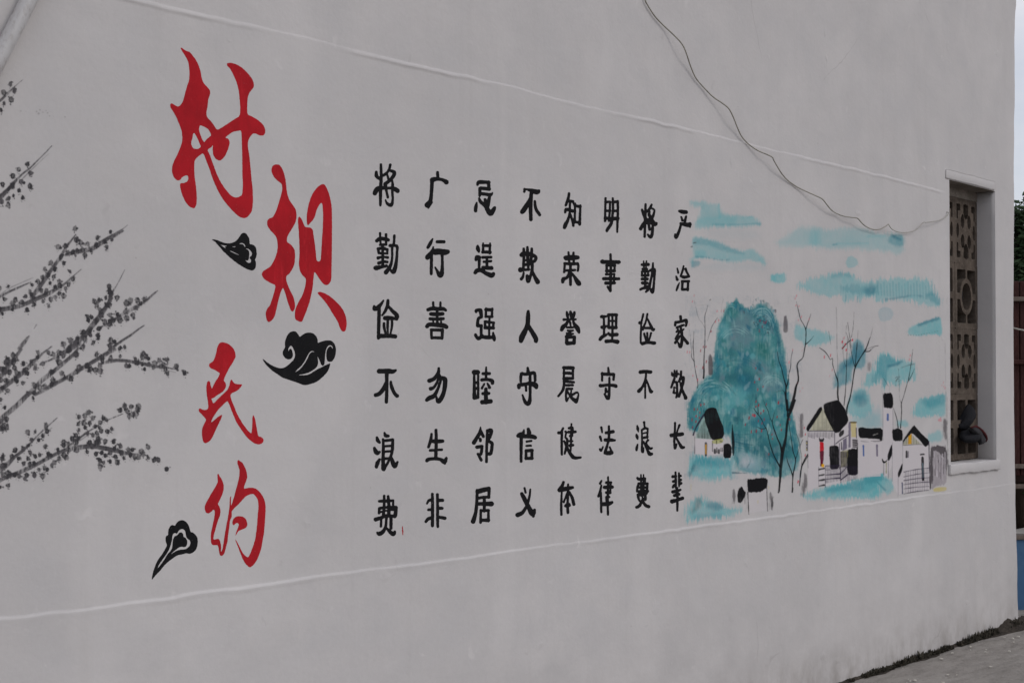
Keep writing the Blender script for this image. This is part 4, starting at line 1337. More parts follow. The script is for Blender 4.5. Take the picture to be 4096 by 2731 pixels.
# ---- the landscape on the right
lc = Canvas(2690, 770, 3800, 2110, 1.9); lc.dry = True
T1 = alb(80, 136, 140); T2 = alb(46, 108, 118); T3 = alb(28, 80, 98); T4 = alb(108, 132, 138); T5 = alb(24, 64, 76)
GR = alb(86, 104, 112); GN = alb(30, 82, 78); LT = alb(116, 148, 148); BK = (0.0150, 0.0148, 0.0165); BK2 = alb(66, 62, 64)
BRN = alb(38, 32, 48); RD = alb(150, 32, 46); RD2 = alb(160, 78, 88); YL = alb(150, 138, 84); YL2 = alb(176, 130, 24); WHT = (0.625, 0.585, 0.60); PUR = alb(72, 66, 84)
mural = keep(mesh('landscape_mural', wall_pts([(2722, 792), (3786, 792), (3786, 800), (2722, 800)], 0.0001), [(0, 3, 2, 1)], M['wall']), bld)
mural['label'] = 'washy blue green landscape of a hill, trees and black roofed houses'
f1, f2, f3, f4, f5, f6 = (2740, 780, .2679), (3240, 880, .3316), (2740, 1160, .3062), (2740, 1600, .3189), (3180, 1360, .4082), (3480, 1360, .4082)
# sky washes
lc.frame(*f1)
lc.owner('painted_cloud', 'pale blue green wash high at the left, with a ragged top')
lc.poly('90,90 280,90 420,150 480,150 510,110 530,250 620,300 760,300 860,300 1010,320 1100,380 1130,460 1010,470 800,480 560,470 400,480 150,520 120,420 220,320 230,180 90,150', T1, 0.50, 7, 4, 6)
lc.poly('200,340 540,310 760,320 760,450 400,460 170,430', T1, 0.35, 9, 4, 8)
lc.stroke('420,440,4 800,440,5 1000,430,8 1120,435,14', T2, 0.5, 5, 3, 2); lc.stroke('510,150,6 520,330,16', T1, 0.5, 5, 3)
lc.stroke('880,340,14 1000,330,16', T1, 0.5, 5, 4)
lc.owner('painted_cloud', 'blue green wash low at the left in two bands')
lc.poly('120,640 300,640 480,700 620,770 860,850 1000,800 1120,900 1200,960 1210,1050 1080,1000 960,960 820,1000 600,1000 380,960 150,950 110,1060 95,1080 95,960 130,900 120,760 100,700', T1, 0.55, 7, 4, 5)
lc.poly('120,650 290,650 560,740 860,860 880,890 700,860 500,800 300,740 130,740', T2, 0.38, 6, 3, 4)
lc.stroke('170,920,6 300,930,7 460,960,8 600,970,7 660,960,4', T3, 0.45, 4, 3, 4); lc.poly('150,830 300,830 320,930 150,930', T1, 0.4, 8, 3, 4)
lc.poly('95,975 230,985 215,1050 110,1090 92,1080', T2, 0.55, 5, 3, 3)
lc.stroke('130,715,5 165,710,4', BK2, 0.8, 2, 2); lc.stroke('95,775,3 108,768,3', BK2, 0.6, 2, 2)
lc.poly('500,1000 1200,1040 1180,1120 700,1130 200,1110 300,1040', T4, 0.16, 12, 5, 4); lc.poly('250,530 1000,520 1150,600 1000,680 350,620', T4, 0.12, 14, 5, 4)
lc.owner('painted_cloud', 'small blue green dab above the hill')
lc.poly('1270,1180 1510,1165 1500,1290 1440,1320 1280,1300', T1, 0.75, 5, 2, 6)
lc.owner('painted_cloud', 'long pale wash high at the right under the cable')
lc.poly('1360,700 1500,650 1650,480 2016,500 2016,780 1700,760 1430,750', T1, 0.40, 12, 6, 6)
lc.frame(*f2)
lc.poly('0,110 300,110 600,100 700,130 900,160 1100,170 1140,180 1135,400 1000,390 850,370 600,340 300,350 0,330', T1, 0.42, 10, 5, 8)
lc.poly('980,170 1140,180 1130,330 1010,300 940,260', T2, 0.55, 7, 4, 4); lc.stroke('1010,200,10 1090,235,9', T3, 0.5, 5, 3)
lc.stroke('280,300,8 320,295,7', T2, 0.5, 4, 3); lc.stroke('340,285,7 700,280,7', T1, 0.35, 5, 3); lc.stroke('700,200,14 900,190,9', T1, 0.35, 6, 3)
lc.owner('painted_cloud', 'small round wash below the long one'); lc.poly('450,450 500,430 570,470 580,530 530,575 450,585 430,510', T1, 0.42, 3, 2, 2)
lc.owner('painted_cloud', 'broad streaky wash reaching to the window')
lc.poly('-150,760 0,720 150,680 300,630 420,625 520,650 560,730 700,740 900,720 1100,710 1300,700 1490,750 1500,860 1570,950 1580,1040 1450,1035 1250,1000 1050,960 900,980 790,990 780,930 640,930 570,990 560,920 500,980 430,985 400,900 200,930 60,880 -120,850', T1, 0.58, 6, 4, 14)
lc.poly('260,660 380,620 520,660 500,700 380,680 240,710', T2, 0.30, 6, 3, 3)
lc.poly('380,790 640,790 820,760 830,900 640,910 400,870', T2, 0.40, 7, 4, 12); lc.poly('650,820 800,800 800,900 660,900', T3, 0.35, 7, 3, 5)
for q in range(20):
    xx = 820 + q * 36; lc.stroke([(f2[0] + xx * f2[2], f2[1] + (740 + (q * 37) % 60) * f2[2], 2.2), (f2[0] + (xx + 6) * f2[2], f2[1] + (900 + (q * 53) % 50) * f2[2], 2.8)], T2, 0.32, 3, 1.4, 2)
lc.stroke('900,960,5 1020,945,8 1200,915,8 1360,915,9', T3, 0.40, 4, 3, 4); lc.poly('1380,900 1480,860 1570,960 1570,1040 1440,960', T2, 0.5, 6, 3, 6)
lc.stroke('430,980,5 435,900,5', T2, .4, 2, 1); lc.stroke('572,990,5 575,920,5', T2, .4, 2, 1)
lc.owner('painted_cloud', 'round pale wash ring above the houses'); lc.poly('840,1060 900,1040 980,1060 1015,1130 980,1200 900,1225 840,1210 820,1130', T4, 0.42, 3, 2, 2)
lc.owner('painted_cloud', 'bright blue green dash with a dotted lower edge by the window')
lc.poly('1165,1370 1210,1290 1330,1240 1550,1165 1585,1200 1590,1400 1480,1380 1300,1400', T1, 0.72, 4, 2, 4)
lc.poly('1300,1260 1400,1215 1555,1165 1560,1200 1430,1240 1310,1280', T3, 0.55, 4, 2, 3)
for q in range(12): lc.stroke([(f2[0] + (1185 + q * 32) * f2[2], f2[1] + (1388 - max(0, q - 4) * 7) * f2[2], 1.6)], BK2, 0.7, 1.4, 0.6, smooth=False)
lc.owner('painted_cloud', 'pale wash at the right shoulder of the hill')
lc.poly('-180,1270 -60,1290 0,1310 180,1350 280,1400 250,1470 60,1520 -60,1500 -150,1450 -190,1380', T1, 0.62, 6, 3, 8)
lc.owner('painted_dash', 'dark upright dab right of the hill top')
lc.frame(*f3)
lc.stroke('1310,355,16 1310,460,26 1308,520,25', BK2, 0.85, 3.2, 1.5, 5)
# low washes
lc.frame(*f4)
lc.owner('painted_bank', 'blue green wash under the small house on the left')
lc.poly('100,680 250,690 360,720 480,740 640,690 665,740 620,850 610,1000 560,960 480,970 350,1010 200,980 60,960 30,880 50,750', T1, 0.72, 9, 5, 12, mott=.35)
lc.poly('120,700 300,700 600,730 560,850 300,830 160,850 90,900', T2, 0.5, 10, 5, 10, mott=.4); lc.stroke('120,770,8 90,860,16 70,940,10', T5, 0.5, 6, 3, 3)
lc.stroke('560,820,14 570,900,10 575,990,12', T2, 0.45, 5, 3)
lc.stroke('75,1060,8 72,1120,10', YL, 0.5, 3, 2)
lc.owner('painted_bank', 'lowest blue green wash at the bottom left of the picture')
lc.poly('40,1310 100,1240 200,1205 270,1250 320,1285 420,1285 490,1330 650,1345 730,1380 600,1440 500,1480 330,1465 180,1490 100,1515 20,1530 15,1420', T1, 0.75, 8, 5, 14, mott=.35)
lc.poly('270,1290 420,1285 480,1340 400,1380 280,1350', T3, 0.5, 9, 4); lc.stroke('180,1270,38 150,1340,30 90,1400,14', BK2, 0.42, 9, 5); lc.poly('110,1430 450,1410 500,1470 250,1480 120,1510', T2, 0.4, 9, 5, 10)
# the hill
lc.owner('painted_hill', 'tall rounded blue green hill')
hill = ('560,165 600,190 650,130 680,100 720,190 790,230 890,262 930,215 980,170 1050,195 1110,262 1165,320 1215,440 1250,560 1275,690 1310,800 1300,900 1320,1010 1350,1120 1362,1250 1350,1400 1365,1500 1440,1750 1480,2000 '
        '1500,2200 1440,2350 1300,2430 1180,2440 1050,2390 900,2390 780,2370 680,2330 640,2200 620,2050 600,1900 430,1850 300,1870 60,1850 20,1700 30,1560 70,1420 130,1320 190,1230 250,1170 320,1120 365,1060 372,850 392,700 420,560 450,420 500,300')
lc.frame(*f3)
H1 = alb(80, 124, 124); H2 = alb(44, 96, 100)
lc.poly(hill, H1, 0.90, 7, 5, 6, mott=.12)
lc.poly(hill, H2, 0.62, 6, 4, 6, mott=.95)
hp = smooth_poly(lc.pts(hill))
sl = lc._sl(hp, 8)
sdh = sd_poly(lc.X[sl], lc.Y[sl], hp)
# darker rim and drifting patches of pigment
rim = np.where(sdh < 2, np.abs(sdh + 14) - 10, 9.0)
lc.lay(rim, sl, T3, 0.45, 8, 9, 6, False, .7)
def patch(t, rgb, op, soft=14, nz=9, streak=8, mott=.5): lc.poly(t, rgb, op, soft, nz, streak, False, mott)
patch('600,350 800,280 900,350 900,600 850,760 640,800 540,620', GR, 0.5); patch('560,190 700,200 700,330 560,400 500,360', GN, 0.30)
patch('880,280 1130,280 1190,450 1180,560 1000,580 880,440', T3, 0.38); patch('930,680 1080,700 1130,860 1060,930 950,830', GN, 0.62, 11)
patch('540,730 640,740 660,900 600,930 540,850', T5, 0.35); patch('740,800 860,820 850,960 740,1020 720,900', T3, 0.55); patch('400,760 480,900 480,1060 400,1100 375,950', T3, 0.40)
patch('380,1140 560,1060 720,1000 840,1060 960,1120 900,1260 700,1230 480,1200', T5, 0.42); patch('850,880 1040,940 1180,1080 1020,1140 900,1100', GR, 0.55); patch('1020,1150 1260,1140 1300,1300 1100,1380 1000,1280', GR, 0.50)
patch('180,1250 420,1210 520,1300 420,1400 200,1400 110,1450', T2, 0.45); patch('520,1280 760,1240 880,1320 760,1480 560,1500 480,1400', T1, 0.50); patch('1190,800 1290,920 1340,1120 1260,1110 1180,950', T3, 0.48)
patch('420,440 560,420 600,560 520,640 420,600', T1, 0.40); patch('660,1080 860,1100 960,1300 800,1400 680,1250', T3, 0.42); patch('1150,440 1230,500 1260,700 1200,720', T5, 0.45, 8, 5)
patch('880,1620 1100,1640 1150,1800 980,1880 820,1760', T3, 0.45); patch('660,1600 860,1620 800,1760 640,1700', T5, 0.38)
patch('620,1950 900,1900 1150,1980 1400,1950 1400,2250 1100,2300 900,2180 640,2120', T5, 0.45, 16); patch('700,2080 1000,2200 1150,2330 900,2390 700,2350', T4, 0.75, 14, 8)
patch('1150,2250 1450,2180 1450,2330 1200,2400', T4, 0.45); patch('560,1480 640,1560 620,1640 500,1560', T1, 0.5); patch('720,2180 830,2140 930,2250 800,2330 700,2280', WHT, 0.45, 12)
patch('1080,2080 1220,2100 1200,2300 1060,2280', T5, 0.45, 14)
# dry brush lines over the hill
br = random.Random(11)
hx0, hx1 = min(q[0] for q in hp), max(q[0] for q in hp); hy0, hy1 = min(q[1] for q in hp), max(q[1] for q in hp)
made = 0
while made < 190:
    x, y = br.uniform(hx0, hx1), br.uniform(hy0, hy1)
    if sd_poly(np.array([[x]]), np.array([[y]]), hp)[0, 0] > -10: continue
    made += 1
    L = br.uniform(8, 34); a = br.uniform(-.6, .6) + (math.pi / 2); w = br.uniform(3, 11); low = (y - hy0) / (hy1 - hy0)
    col = br.choice([T1, T2, T3, T5, GR, LT, T5 if low > .5 else GN, T3, GR, T4])
    lc.stroke([(x, y, w * .6), (x + math.cos(a) * L * .5, y + math.sin(a) * L * .5, w), (x + math.cos(a) * L, y + math.sin(a) * L, w * .5)], col, br.uniform(.22, .55), 3.6, 3.0, 3, own=False, mott=.8)
# ragged dabs along the crest
lc.frame(*f3)
for q in range(44):
    t = q / 43; x = 545 + t * 640 + br.uniform(-12, 12); y = 165 + 90 * math.sin(min(max((t - .12) / .45, 0), 1) * math.pi) - (60 if .5 < t < .8 else 0) * math.sin((t - .5) / .3 * math.pi) + (95 * (t - .8) / .2 if t > .8 else 0) + br.uniform(-16, 26)
    r = br.uniform(5, 15); lc.stroke('%g,%g,%g %g,%g,%g' % (x, y, r, x + br.uniform(-14, 14), y + 26, r * .7), br.choice([T2, T3, BK2, GR, T1, GN]), br.uniform(.3, .65), 2.6, 3.2, 3, mott=.8)
def hatch(cx_, cy_, rx, ry, n, rgb, op, a0=-0.6, a1=0.5, up=1):
    for q in range(n):
        t0 = a0 + (a1 - a0) * br.random(); L = 0.25 + 0.35 * br.random(); k2 = 0.75 + 0.35 * br.random()
        P = []
        for w in range(7):
            t = t0 + L * w / 6
            P.append((f3[0] + (cx_ + rx * k2 * math.sin(t)) * f3[2], f3[1] + (cy_ - ry * k2 * math.cos(t) * up) * f3[2], 0.8 + 0.5 * math.sin(math.pi * w / 6)))
        lc.stroke(P, rgb, op * br.uniform(0.5, 1.0), 1.6, 0.8, 0, False, 0.5, False)
hatch(380, 1500, 260, 310, 44, LT, 0.55, -1.2, 0.9); hatch(660, 800, 260, 320, 16, LT, 0.42, -1.0, 0.5); hatch(1150, 1400, 190, 270, 24, LT, 0.42, -0.9, 0.6)
hatch(1000, 560, 170, 300, 30, LT, 0.50, -0.8, 0.8); hatch(1010, 600, 150, 230, 22, T5, 0.60, -0.6, 0.9); hatch(600, 520, 170, 350, 16, LT, 0.40, -1.1, 0.0); hatch(700, 1250, 330, 330, 26, T5, 0.25, -1.1, 1.0)
hatch(420, 1500, 250, 270, 22, T5, 0.45, -1.1, 0.6); hatch(380, 2100, 230, 300, 18, T2, .4, -.5, 1.2)
for q in range(60):
    x = br.uniform(900, 1140); y = br.uniform(330, 580); lc.stroke([(f3[0] + x * f3[2], f3[1] + y * f3[2], br.uniform(.7, 1.7)), (f3[0] + (x + br.uniform(-14, 14)) * f3[2], f3[1] + (y + 10) * f3[2], .7)], T5 if q % 3 else BK2, 0.7, 1.4, 1, own=False, smooth=False)
for q in range(46):
    x = br.uniform(160, 330); y = br.uniform(1370, 1560); L = br.uniform(20, 60); lc.stroke([(f3[0] + x * f3[2], f3[1] + y * f3[2], .8), (f3[0] + (x - 8) * f3[2], f3[1] + (y + L) * f3[2], .8)], LT if q % 2 else T5, 0.6, 1.3, .6, own=False, smooth=False)
lc.frame(*f4)
lc.stroke('610,430,5 740,430,4 860,415,3', T5, 0.55, 3, 2, own=False); lc.stroke('640,520,5 730,550,6 850,560,3', T5, 0.5, 3, 2, own=False); lc.stroke('600,910,8 660,912,8 780,915,3', T5, 0.7, 3, 2, own=False)
for q in range(5): lc.stroke([(2740 + 620 * .3189, 1600 + (450 + q * 34) * .3189, 1.0), (2740 + (760 + q * 20) * .3189, 1600 + (470 + q * 40) * .3189, .8)], T3, 0.4, 1.5, .8, own=False, smooth=False)
# right hand washes
lc.frame(*f5)
lc.owner('painted_bush', 'dark blue green patch behind the bare tree right of the hill')
lc.poly('560,40 600,-10 660,20 690,110 690,240 630,290 560,270 540,420 440,460 370,470 400,330 440,220 530,170 545,110', T2, 0.75, 7, 4, 6); lc.poly('570,50 650,40 660,150 600,230 480,280 450,330 450,260 540,190', T3, 0.55, 8, 4)
lc.owner('painted_bush', 'blue green patch beside the gable of the large house')
lc.poly('560,520 640,470 720,520 740,620 775,690 700,730 620,770 520,730 500,640 540,580', T1, 0.72, 8, 4, 8); lc.poly('570,520 690,510 720,600 640,650 560,600', T3, 0.50, 10, 5)
lc.poly('540,760 830,700 830,860 620,860', T1, 0.40, 10, 5, 5)
lc.frame(*f6)
lc.poly('-60,700 120,640 125,870 -60,860', T4, 0.36, 10, 5, 5)
lc.owner('painted_bush', 'blue green wash with dripping edge behind the square tower')
lc.poly('0,320 70,200 100,150 180,130 230,180 310,200 430,240 450,300 450,380 370,410 300,430 260,460 200,440 160,430 130,480 110,380 60,450 -70,440 -40,360', T1, 0.70, 7, 4, 16); lc.poly('80,190 170,140 230,190 310,210 200,260 160,330 170,430 130,460 90,330 60,420 30,400', T2, 0.55, 6, 4, 10)
lc.stroke('180,255,10 250,240,10 310,210,8', T3, 0.5, 4, 2); lc.stroke('310,270,3 380,245,3 430,235,4', BK2, 0.5, 2, 1)
lc.owner('painted_bush', 'blue green patch against the window edge')
lc.poly('430,640 470,590 580,550 730,520 740,600 730,740 640,735 560,750 450,755 420,720', T1, 0.72, 5, 4, 8); lc.poly('500,590 640,550 735,525 735,620 640,660 560,680', T2, 0.50, 8, 4, 5)
lc.owner('painted_bush', 'small wash patch behind the lower tower')
lc.poly('260,790 340,780 385,820 370,850 310,850 270,840', T1, 0.55, 5, 3, 4); lc.owner('painted_bush', 'pale wash patch right of the gabled house'); lc.poly('560,930 700,870 715,980 590,1000', T1, 0.55, 6, 3, 6)
# upright dabs
lc.frame(*f4)
for lb_, t in zip(('grey dab above the large house, left of its gable', 'grey dab left of the large house railings', 'grey dab left of the posted hut'), ('1460,180,12 1460,300,30 1465,440,24', '1510,930,14 1505,1050,30 1480,1200,12', '612,1130,10 612,1200,26 608,1290,14')): lc.owner('painted_dash', lb_); lc.stroke(t, BK2, 0.72, 3.8, 2, 7)
lc.owner('painted_dash', 'dark dab right of the posted hut'); lc.stroke('1072,1170,12 1085,1250,26 1088,1360,14', BK2, 0.72, 3.8, 2, 7)
lc.stroke('1100,1220,14 1095,1320,14', BK, 0.6, 3, 2, 8)
lc.owner('painted_dash', 'dark upright dab at the left flank of the hill'); lc.frame(*f3); lc.stroke('335,850,10 335,900,25 335,1090,26', BK2, 0.85, 3.2, 1.5, 5)
lc.owner('painted_dash', 'small grey dab between the two dark bushes'); lc.frame(*f5); lc.stroke('728,225,8 728,250,16 728,290,13', BK2, 0.55, 4, 1.5, 4)
lc.owner('painted_dash', 'dark upright dab against the window edge'); lc.frame(*f6); lc.stroke('730,790,16 732,880,17 738,960,10', BK2, 0.85, 4, 2, 6)
# banks under the houses
lc.frame(*f5)
lc.owner('painted_bank', 'long blue green wash under the row of houses')
lc.poly('80,1510 210,1470 300,1440 430,1400 560,1380 700,1340 833,1310 860,1330 833,1560 600,1550 300,1550 90,1560', T1, 0.72, 7, 4, 10, mott=.3); lc.poly('290,1450 560,1390 833,1320 833,1420 700,1480 500,1470 320,1500', T2, 0.5, 8, 4, 8)
lc.frame(*f6)
lc.poly('-60,1330 60,1300 140,1320 210,1370 240,1420 200,1500 90,1490 60,1420 -60,1500', T1, 0.68, 7, 4, 8); lc.poly('-60,1340 80,1310 190,1370 120,1380 -40,1420', T2, 0.5, 7, 4, 6); lc.stroke('70,1390,6 120,1440,5 150,1470,3', T3, 0.5, 4, 2)
# ---- left small house
lc.frame(*f4)
lc.owner('painted_house', 'small house with a slanting black roof at the foot of the hill')
lc.poly('120,470 330,490 480,500 480,660 380,690 260,690 125,670', WHT, 0.95, 2, 1.5, sm=False)
lc.poly('205,240 245,200 330,490 130,475', alb(120, 138, 132), 0.75, 2, 1, 2, sm=False)
for q in range(15):
    x = 150 + q * 12.5; y0 = 470 - max(0, (x - 120)) * 1.75
    if x > 245: y0 = 240 + (x - 245) * 2.6
    lc.stroke([(2740 + x * .3189, 1600 + y0 * .3189, 0.75), (2740 + (x + 2) * .3189, 1600 + (468 + q) * .3189, 0.9 + 0.5 * (q % 3))], BK if q % 2 else alb(70, 84, 80), 0.75, 1.0, 0.5, own=False, smooth=False)
lc.stroke('245,170,10 200,240,11 140,340,10 104,436,10', BRN, 0.95, 1.8, 1)
lc.poly('242,150 275,105 340,85 395,100 410,160 440,240 485,340 490,430 475,470 430,500 345,500 320,460 290,380 260,290 240,200', BK, 1.0, 1.5, 1)
lc.stroke('122,455,3 122,670,4', BK2, 0.8, 1.4, .6); lc.stroke('345,510,5 345,640,6', BK2, 0.8, 1.4, .6)
lc.poly('345,505 480,480 475,530 400,545 350,540', alb(130, 132, 70), 0.75, 2, 1.5); lc.stroke('395,510,6 395,545,5', BK, .7, 1.5, 1); lc.stroke('445,515,10 465,520,8', alb(60, 60, 40), .6, 2, 1)
lc.stroke('262,540,16 262,690,16', BK, 0.85, 1.5, 1, smooth=False); lc.stroke('262,560,9 262,670,9', YL2, 0.7, 1.5, 1, smooth=False)
for x, y0, y1, r in ((375, 620, 660, 14), (400, 600, 655, 9), (425, 620, 660, 13), (445, 600, 640, 6), (465, 600, 640, 9)): lc.stroke('%g,%g,%g %g,%g,%g' % (x, y0, r, x, y1, r), BK, 0.9, 1.5, 1)
lc.poly('478,590 485,555 520,538 560,545 580,580 582,690 572,728 482,730', BK, 1, 1.5, 1); lc.stroke('595,310,4 598,420,13 605,560,16 605,650,10 605,690,4', BK, 0.95, 1.6, 1)
# ---- house at bottom
lc.owner('painted_house', 'little black roofed hut standing on two posts at the bottom of the picture')
lc.poly('785,1150 1030,1110 1035,1380 800,1420', WHT, 0.5, 2, 1, sm=False)
lc.poly('775,985 850,990 900,975 1000,970 1040,1000 1030,1100 960,1145 860,1160 785,1150', BK, 1, 2, 1.4, 3); lc.stroke('788,1150,6 795,1300,6 800,1430,5', BK, .9, 1.3, .6); lc.stroke('1026,1090,6 1030,1250,6 1036,1390,4', BK2, .9, 1.4, .8)
lc.poly('655,1180 665,1130 715,1075 740,1130 762,1150 755,1210 700,1280 658,1285', BK, 1, 2, 1.4, 3); lc.stroke('752,1200,4 752,1300,3', BK2, .7, 1.5, .8); lc.stroke('915,1260,7 914,1290,5', YL, .4, 2, 1); lc.stroke('1048,1080,7 1050,1110,6', YL, .5, 2, 1)
# ---- the large house
lc.frame(*f5)
lc.owner('painted_house', 'large house with a black folded roof, red door banner and railings')
lc.poly('125,900 385,900 520,800 540,800 605,800 618,960 615,1340 450,1400 300,1430 230,1430 130,1480', WHT, 0.9, 2, 1, sm=False)
lc.poly('145,885 270,660 390,885', alb(150, 148, 128), 0.85, 1.5, 1, sm=False)
for q in range(22):
    x = 150 + q * 10.5; y0 = 885 - (x - 145) * 1.8 if x < 270 else 665 + (x - 270) * 1.85
    lc.stroke([(3180 + x * .4082, 1360 + y0 * .4082, .55), (3180 + x * .4082, 1360 + 885 * .4082, .85)], BK if q % 2 else BK2, 0.75, 0.95, 0.3, own=False, smooth=False)
lc.stroke('120,890,4 250,888,4 390,890,4', BRN, 0.9, 1.2, .5)
for q in range(17):
    x = 130 + q * 15; lc.stroke([(3180 + x * .4082, 1360 + 900 * .4082, .8), (3180 + (x + 2) * .4082, 1360 + (945 + (q * 29) % 24) * .4082, 1.2)], BRN if q < 8 else BK, 0.8, 1.1, 0.5, own=False, smooth=False)
lc.poly('108,880 112,850 160,780 210,700 240,655 265,650 265,690 220,760 170,840 130,895', BK, 1, 1.4, .8)
lc.poly('278,640 290,625 330,608 420,583 440,600 490,670 527,775 515,810 470,860 440,900 395,912 375,885 340,820 290,720', BK, 1, 1.4, .8)
lc.stroke('388,905,4 388,1040,4', BRN, .8, 1.2, .5); lc.stroke('125,890,2 128,1250,2', BRN, .5, 1.2, .5)
lc.poly('108,985 125,985 125,1085 108,1085', BK, .8, 1.2, .5, sm=False); lc.stroke('116,1005,4 116,1012,4', YL, .9, 1.2, .3); lc.stroke('116,1035,4 116,1042,4', WHT, .9, 1.2, .3); lc.stroke('114,1065,4 114,1075,4', YL, .8, 1.2, .3)
lc.poly('232,955 290,955 280,1000 240,1000', BK, .95, 1.4, .8); lc.stroke('252,958,9 266,958,9', WHT, .9, 1.4, .5)
lc.poly('242,995 282,1000 284,1080 245,1100', alb(150, 24, 34), 1, 1.4, .8, sm=False); lc.poly('245,1090 283,1080 280,1170 270,1235 248,1235', alb(74, 18, 34), 1, 1.6, 1, sm=False); lc.poly('262,1210 288,1215 286,1245 258,1245', YL2, .95, 1.5, .6)
for q, y in enumerate((1262, 1322, 1370, 1424)): lc.stroke('236,%d,7 285,%d,9' % (y + 4, y - 6), BK, .9, 1.4, 1.2)
lc.stroke('232,1240,2 232,1430,2', BRN, .6, 1.1, .3)
lc.poly('335,1050 345,1035 410,1030 430,1050 432,1240 420,1262 345,1265 338,1180', BK, 1, 1.6, 1)
lc.poly('508,1100 520,1070 560,1055 605,1065 618,1000 618,1300 600,1325 530,1325 510,1290', BK, 1, 1.8, 1.2, 2)
lc.stroke('400,1015,5 450,975,5 525,930,6', BRN, .85, 1.3, .6); lc.poly('430,905 480,870 482,920 435,955', BK, .95, 1.4, .8)
lc.poly('525,800 545,800 548,1050 522,1060', PUR, .8, 1.8, 1, sm=False); lc.poly('548,805 600,810 600,950 552,950', YL, .75, 1.8, 1, sm=False); lc.stroke('548,805,7 600,805,7', alb(70, 60, 20), .9, 1.6, 1); lc.stroke('600,860,4 602,960,4', BRN, .9, 1.3, .5)
lc.poly('560,965 612,970 612,1060 560,1055', BK2, .7, 2, 1.5, sm=False)
for q in range(4): lc.stroke('565,%d,5 605,%d,5' % (980 + q * 22, 984 + q * 22), BK, .8, 1.3, .8)
lc.poly('470,975 508,950 510,1060 468,1085', PUR, .85, 1.8, 1, sm=False); lc.stroke('455,1000,5 457,1070,5', BRN, .9, 1.3, .6); lc.stroke('435,1010,4 437,1260,4', BRN, .7, 1.2, .6)
lc.poly('445,1095 520,1070 505,1230 450,1250', alb(116, 112, 80), .7, 2, 1.5, sm=False)
for q in range(6): lc.stroke('%d,%d,4 %d,%d,4' % (448 + q * 12, 1095, 450 + q * 11, 1240), BK if q % 2 else BRN, .8, 1.2, .6)
for q in range(14): lc.stroke('%d,1235,2.2 %d,%d,2.2' % (300 + q * 11, 300 + q * 11, 1400 - q * 2), BRN, .8, 1.0, .4)
for q in range(14): lc.stroke('%d,1235,2.2 %d,%d,2.2' % (452 + q * 12, 452 + q * 12, 1395 - q * 3), BRN, .8, 1.0, .4)
lc.stroke('300,1230,4 440,1225,3', BRN, .8, 1.1, .4); lc.stroke('300,1270,3 345,1268,3', BRN, .8, 1.1, .4); lc.stroke('300,1320,4 445,1308,7', BRN, .9, 1.2, .5); lc.stroke('300,1360,3 440,1350,8', BRN, .9, 1.2, .5); lc.stroke('445,1310,4 510,1240,4', BRN, .8, 1.2, .4); lc.stroke('450,1368,7 518,1315,6', BRN, .9, 1.2, .5)
lc.stroke('296,1230,2.5 298,1440,2.5', BRN, .8, 1.0, .4); lc.stroke('445,1240,3 446,1400,3', BRN, .8, 1.0, .4)
# ---- long low house and towers
lc.owner('painted_house', 'long low white house with a flat black roof and two narrow windows')
lc.poly('620,960 840,970 840,1330 620,1345', WHT, 0.8, 2, 1, sm=False)
lc.frame(*f6); lc.poly('0,960 125,985 125,1300 0,1320', WHT, 0.8, 2, 1, sm=False)
lc.frame(*f5); lc.poly('618,862 650,850 700,862 760,862 860,860 860,965 800,962 700,960 625,955', BK, 1, 1.8, 1.2); lc.frame(*f6); lc.poly('-40,862 40,868 115,868 128,880 122,980 105,990 90,965 -40,965', BK, 1, 1.8, 1.2)
lc.stroke('35,930,5 75,915,4', alb(130, 128, 125), .5, 1.6, 1.5, own=False); lc.stroke('10,988,3 60,990,4 105,985,3', BK2, .6, 1.3, 1.5); lc.stroke('68,1030,9 70,1130,10', PUR, .85, 1.5, .8)
lc.frame(*f5); lc.stroke('670,1035,9 672,1130,9', alb(36, 66, 116), .85, 1.5, .8); lc.stroke('650,990,3 720,995,3', BK2, .4, 1.5, 1.5)
lc.owner('painted_tower', 'tall narrow white tower with a square black cap')
lc.frame(*f6); lc.poly('128,660 225,665 225,1200 180,1330 135,1330 125,990', WHT, 0.85, 2, 1, sm=False)
lc.poly('128,540 140,520 200,515 225,530 230,650 205,668 150,665 128,650', BK, 1, 2, 1.5, 3); lc.stroke('127,520,2 127,980,2', BRN, .6, 1.1, .4); lc.stroke('225,660,2 226,900,2', BRN, .6, 1.1, .4); lc.stroke('174,728,9 174,780,9', alb(32, 62, 112), .85, 1.6, 1)
lc.owner('painted_tower', 'lower white tower with a black cap and stepped black gable edges')
lc.poly('216,985 318,985 320,1500 275,1520 218,1400', WHT, 0.85, 2, 1, sm=False)
lc.poly('215,880 260,865 310,870 320,900 318,980 290,985 225,990 218,950', BK, 1, 2, 1.5, 3)
lc.poly('172,1130 185,1080 212,1015 220,1040 218,1120 185,1190 172,1170', BK, 1, 1.4, .8); lc.stroke('120,1165,4 135,1195,10 160,1185,6 172,1165,3', BK, 1, 1.4, .8); lc.stroke('135,1200,3 135,1320,3', BRN, .7, 1.1, .4); lc.stroke('160,1200,7 160,1300,6', alb(110, 110, 80), .7, 1.5, 1); lc.stroke('180,1190,3 180,1350,3', BRN, .7, 1.1, .4); lc.stroke('218,1000,2 218,1380,2', BRN, .7, 1.1, .4)
lc.poly('274,1300 290,1260 315,1200 323,1220 318,1270 285,1345 275,1335', BK, 1, 1.4, .8); lc.stroke('276,1340,2 276,1530,2', BRN, .7, 1.1, .4); lc.stroke('316,1400,8 318,1500,8', alb(36, 44, 70), .85, 1.6, 1); lc.stroke('320,1000,2 320,1220,2', BRN, .7, 1.1, .4)
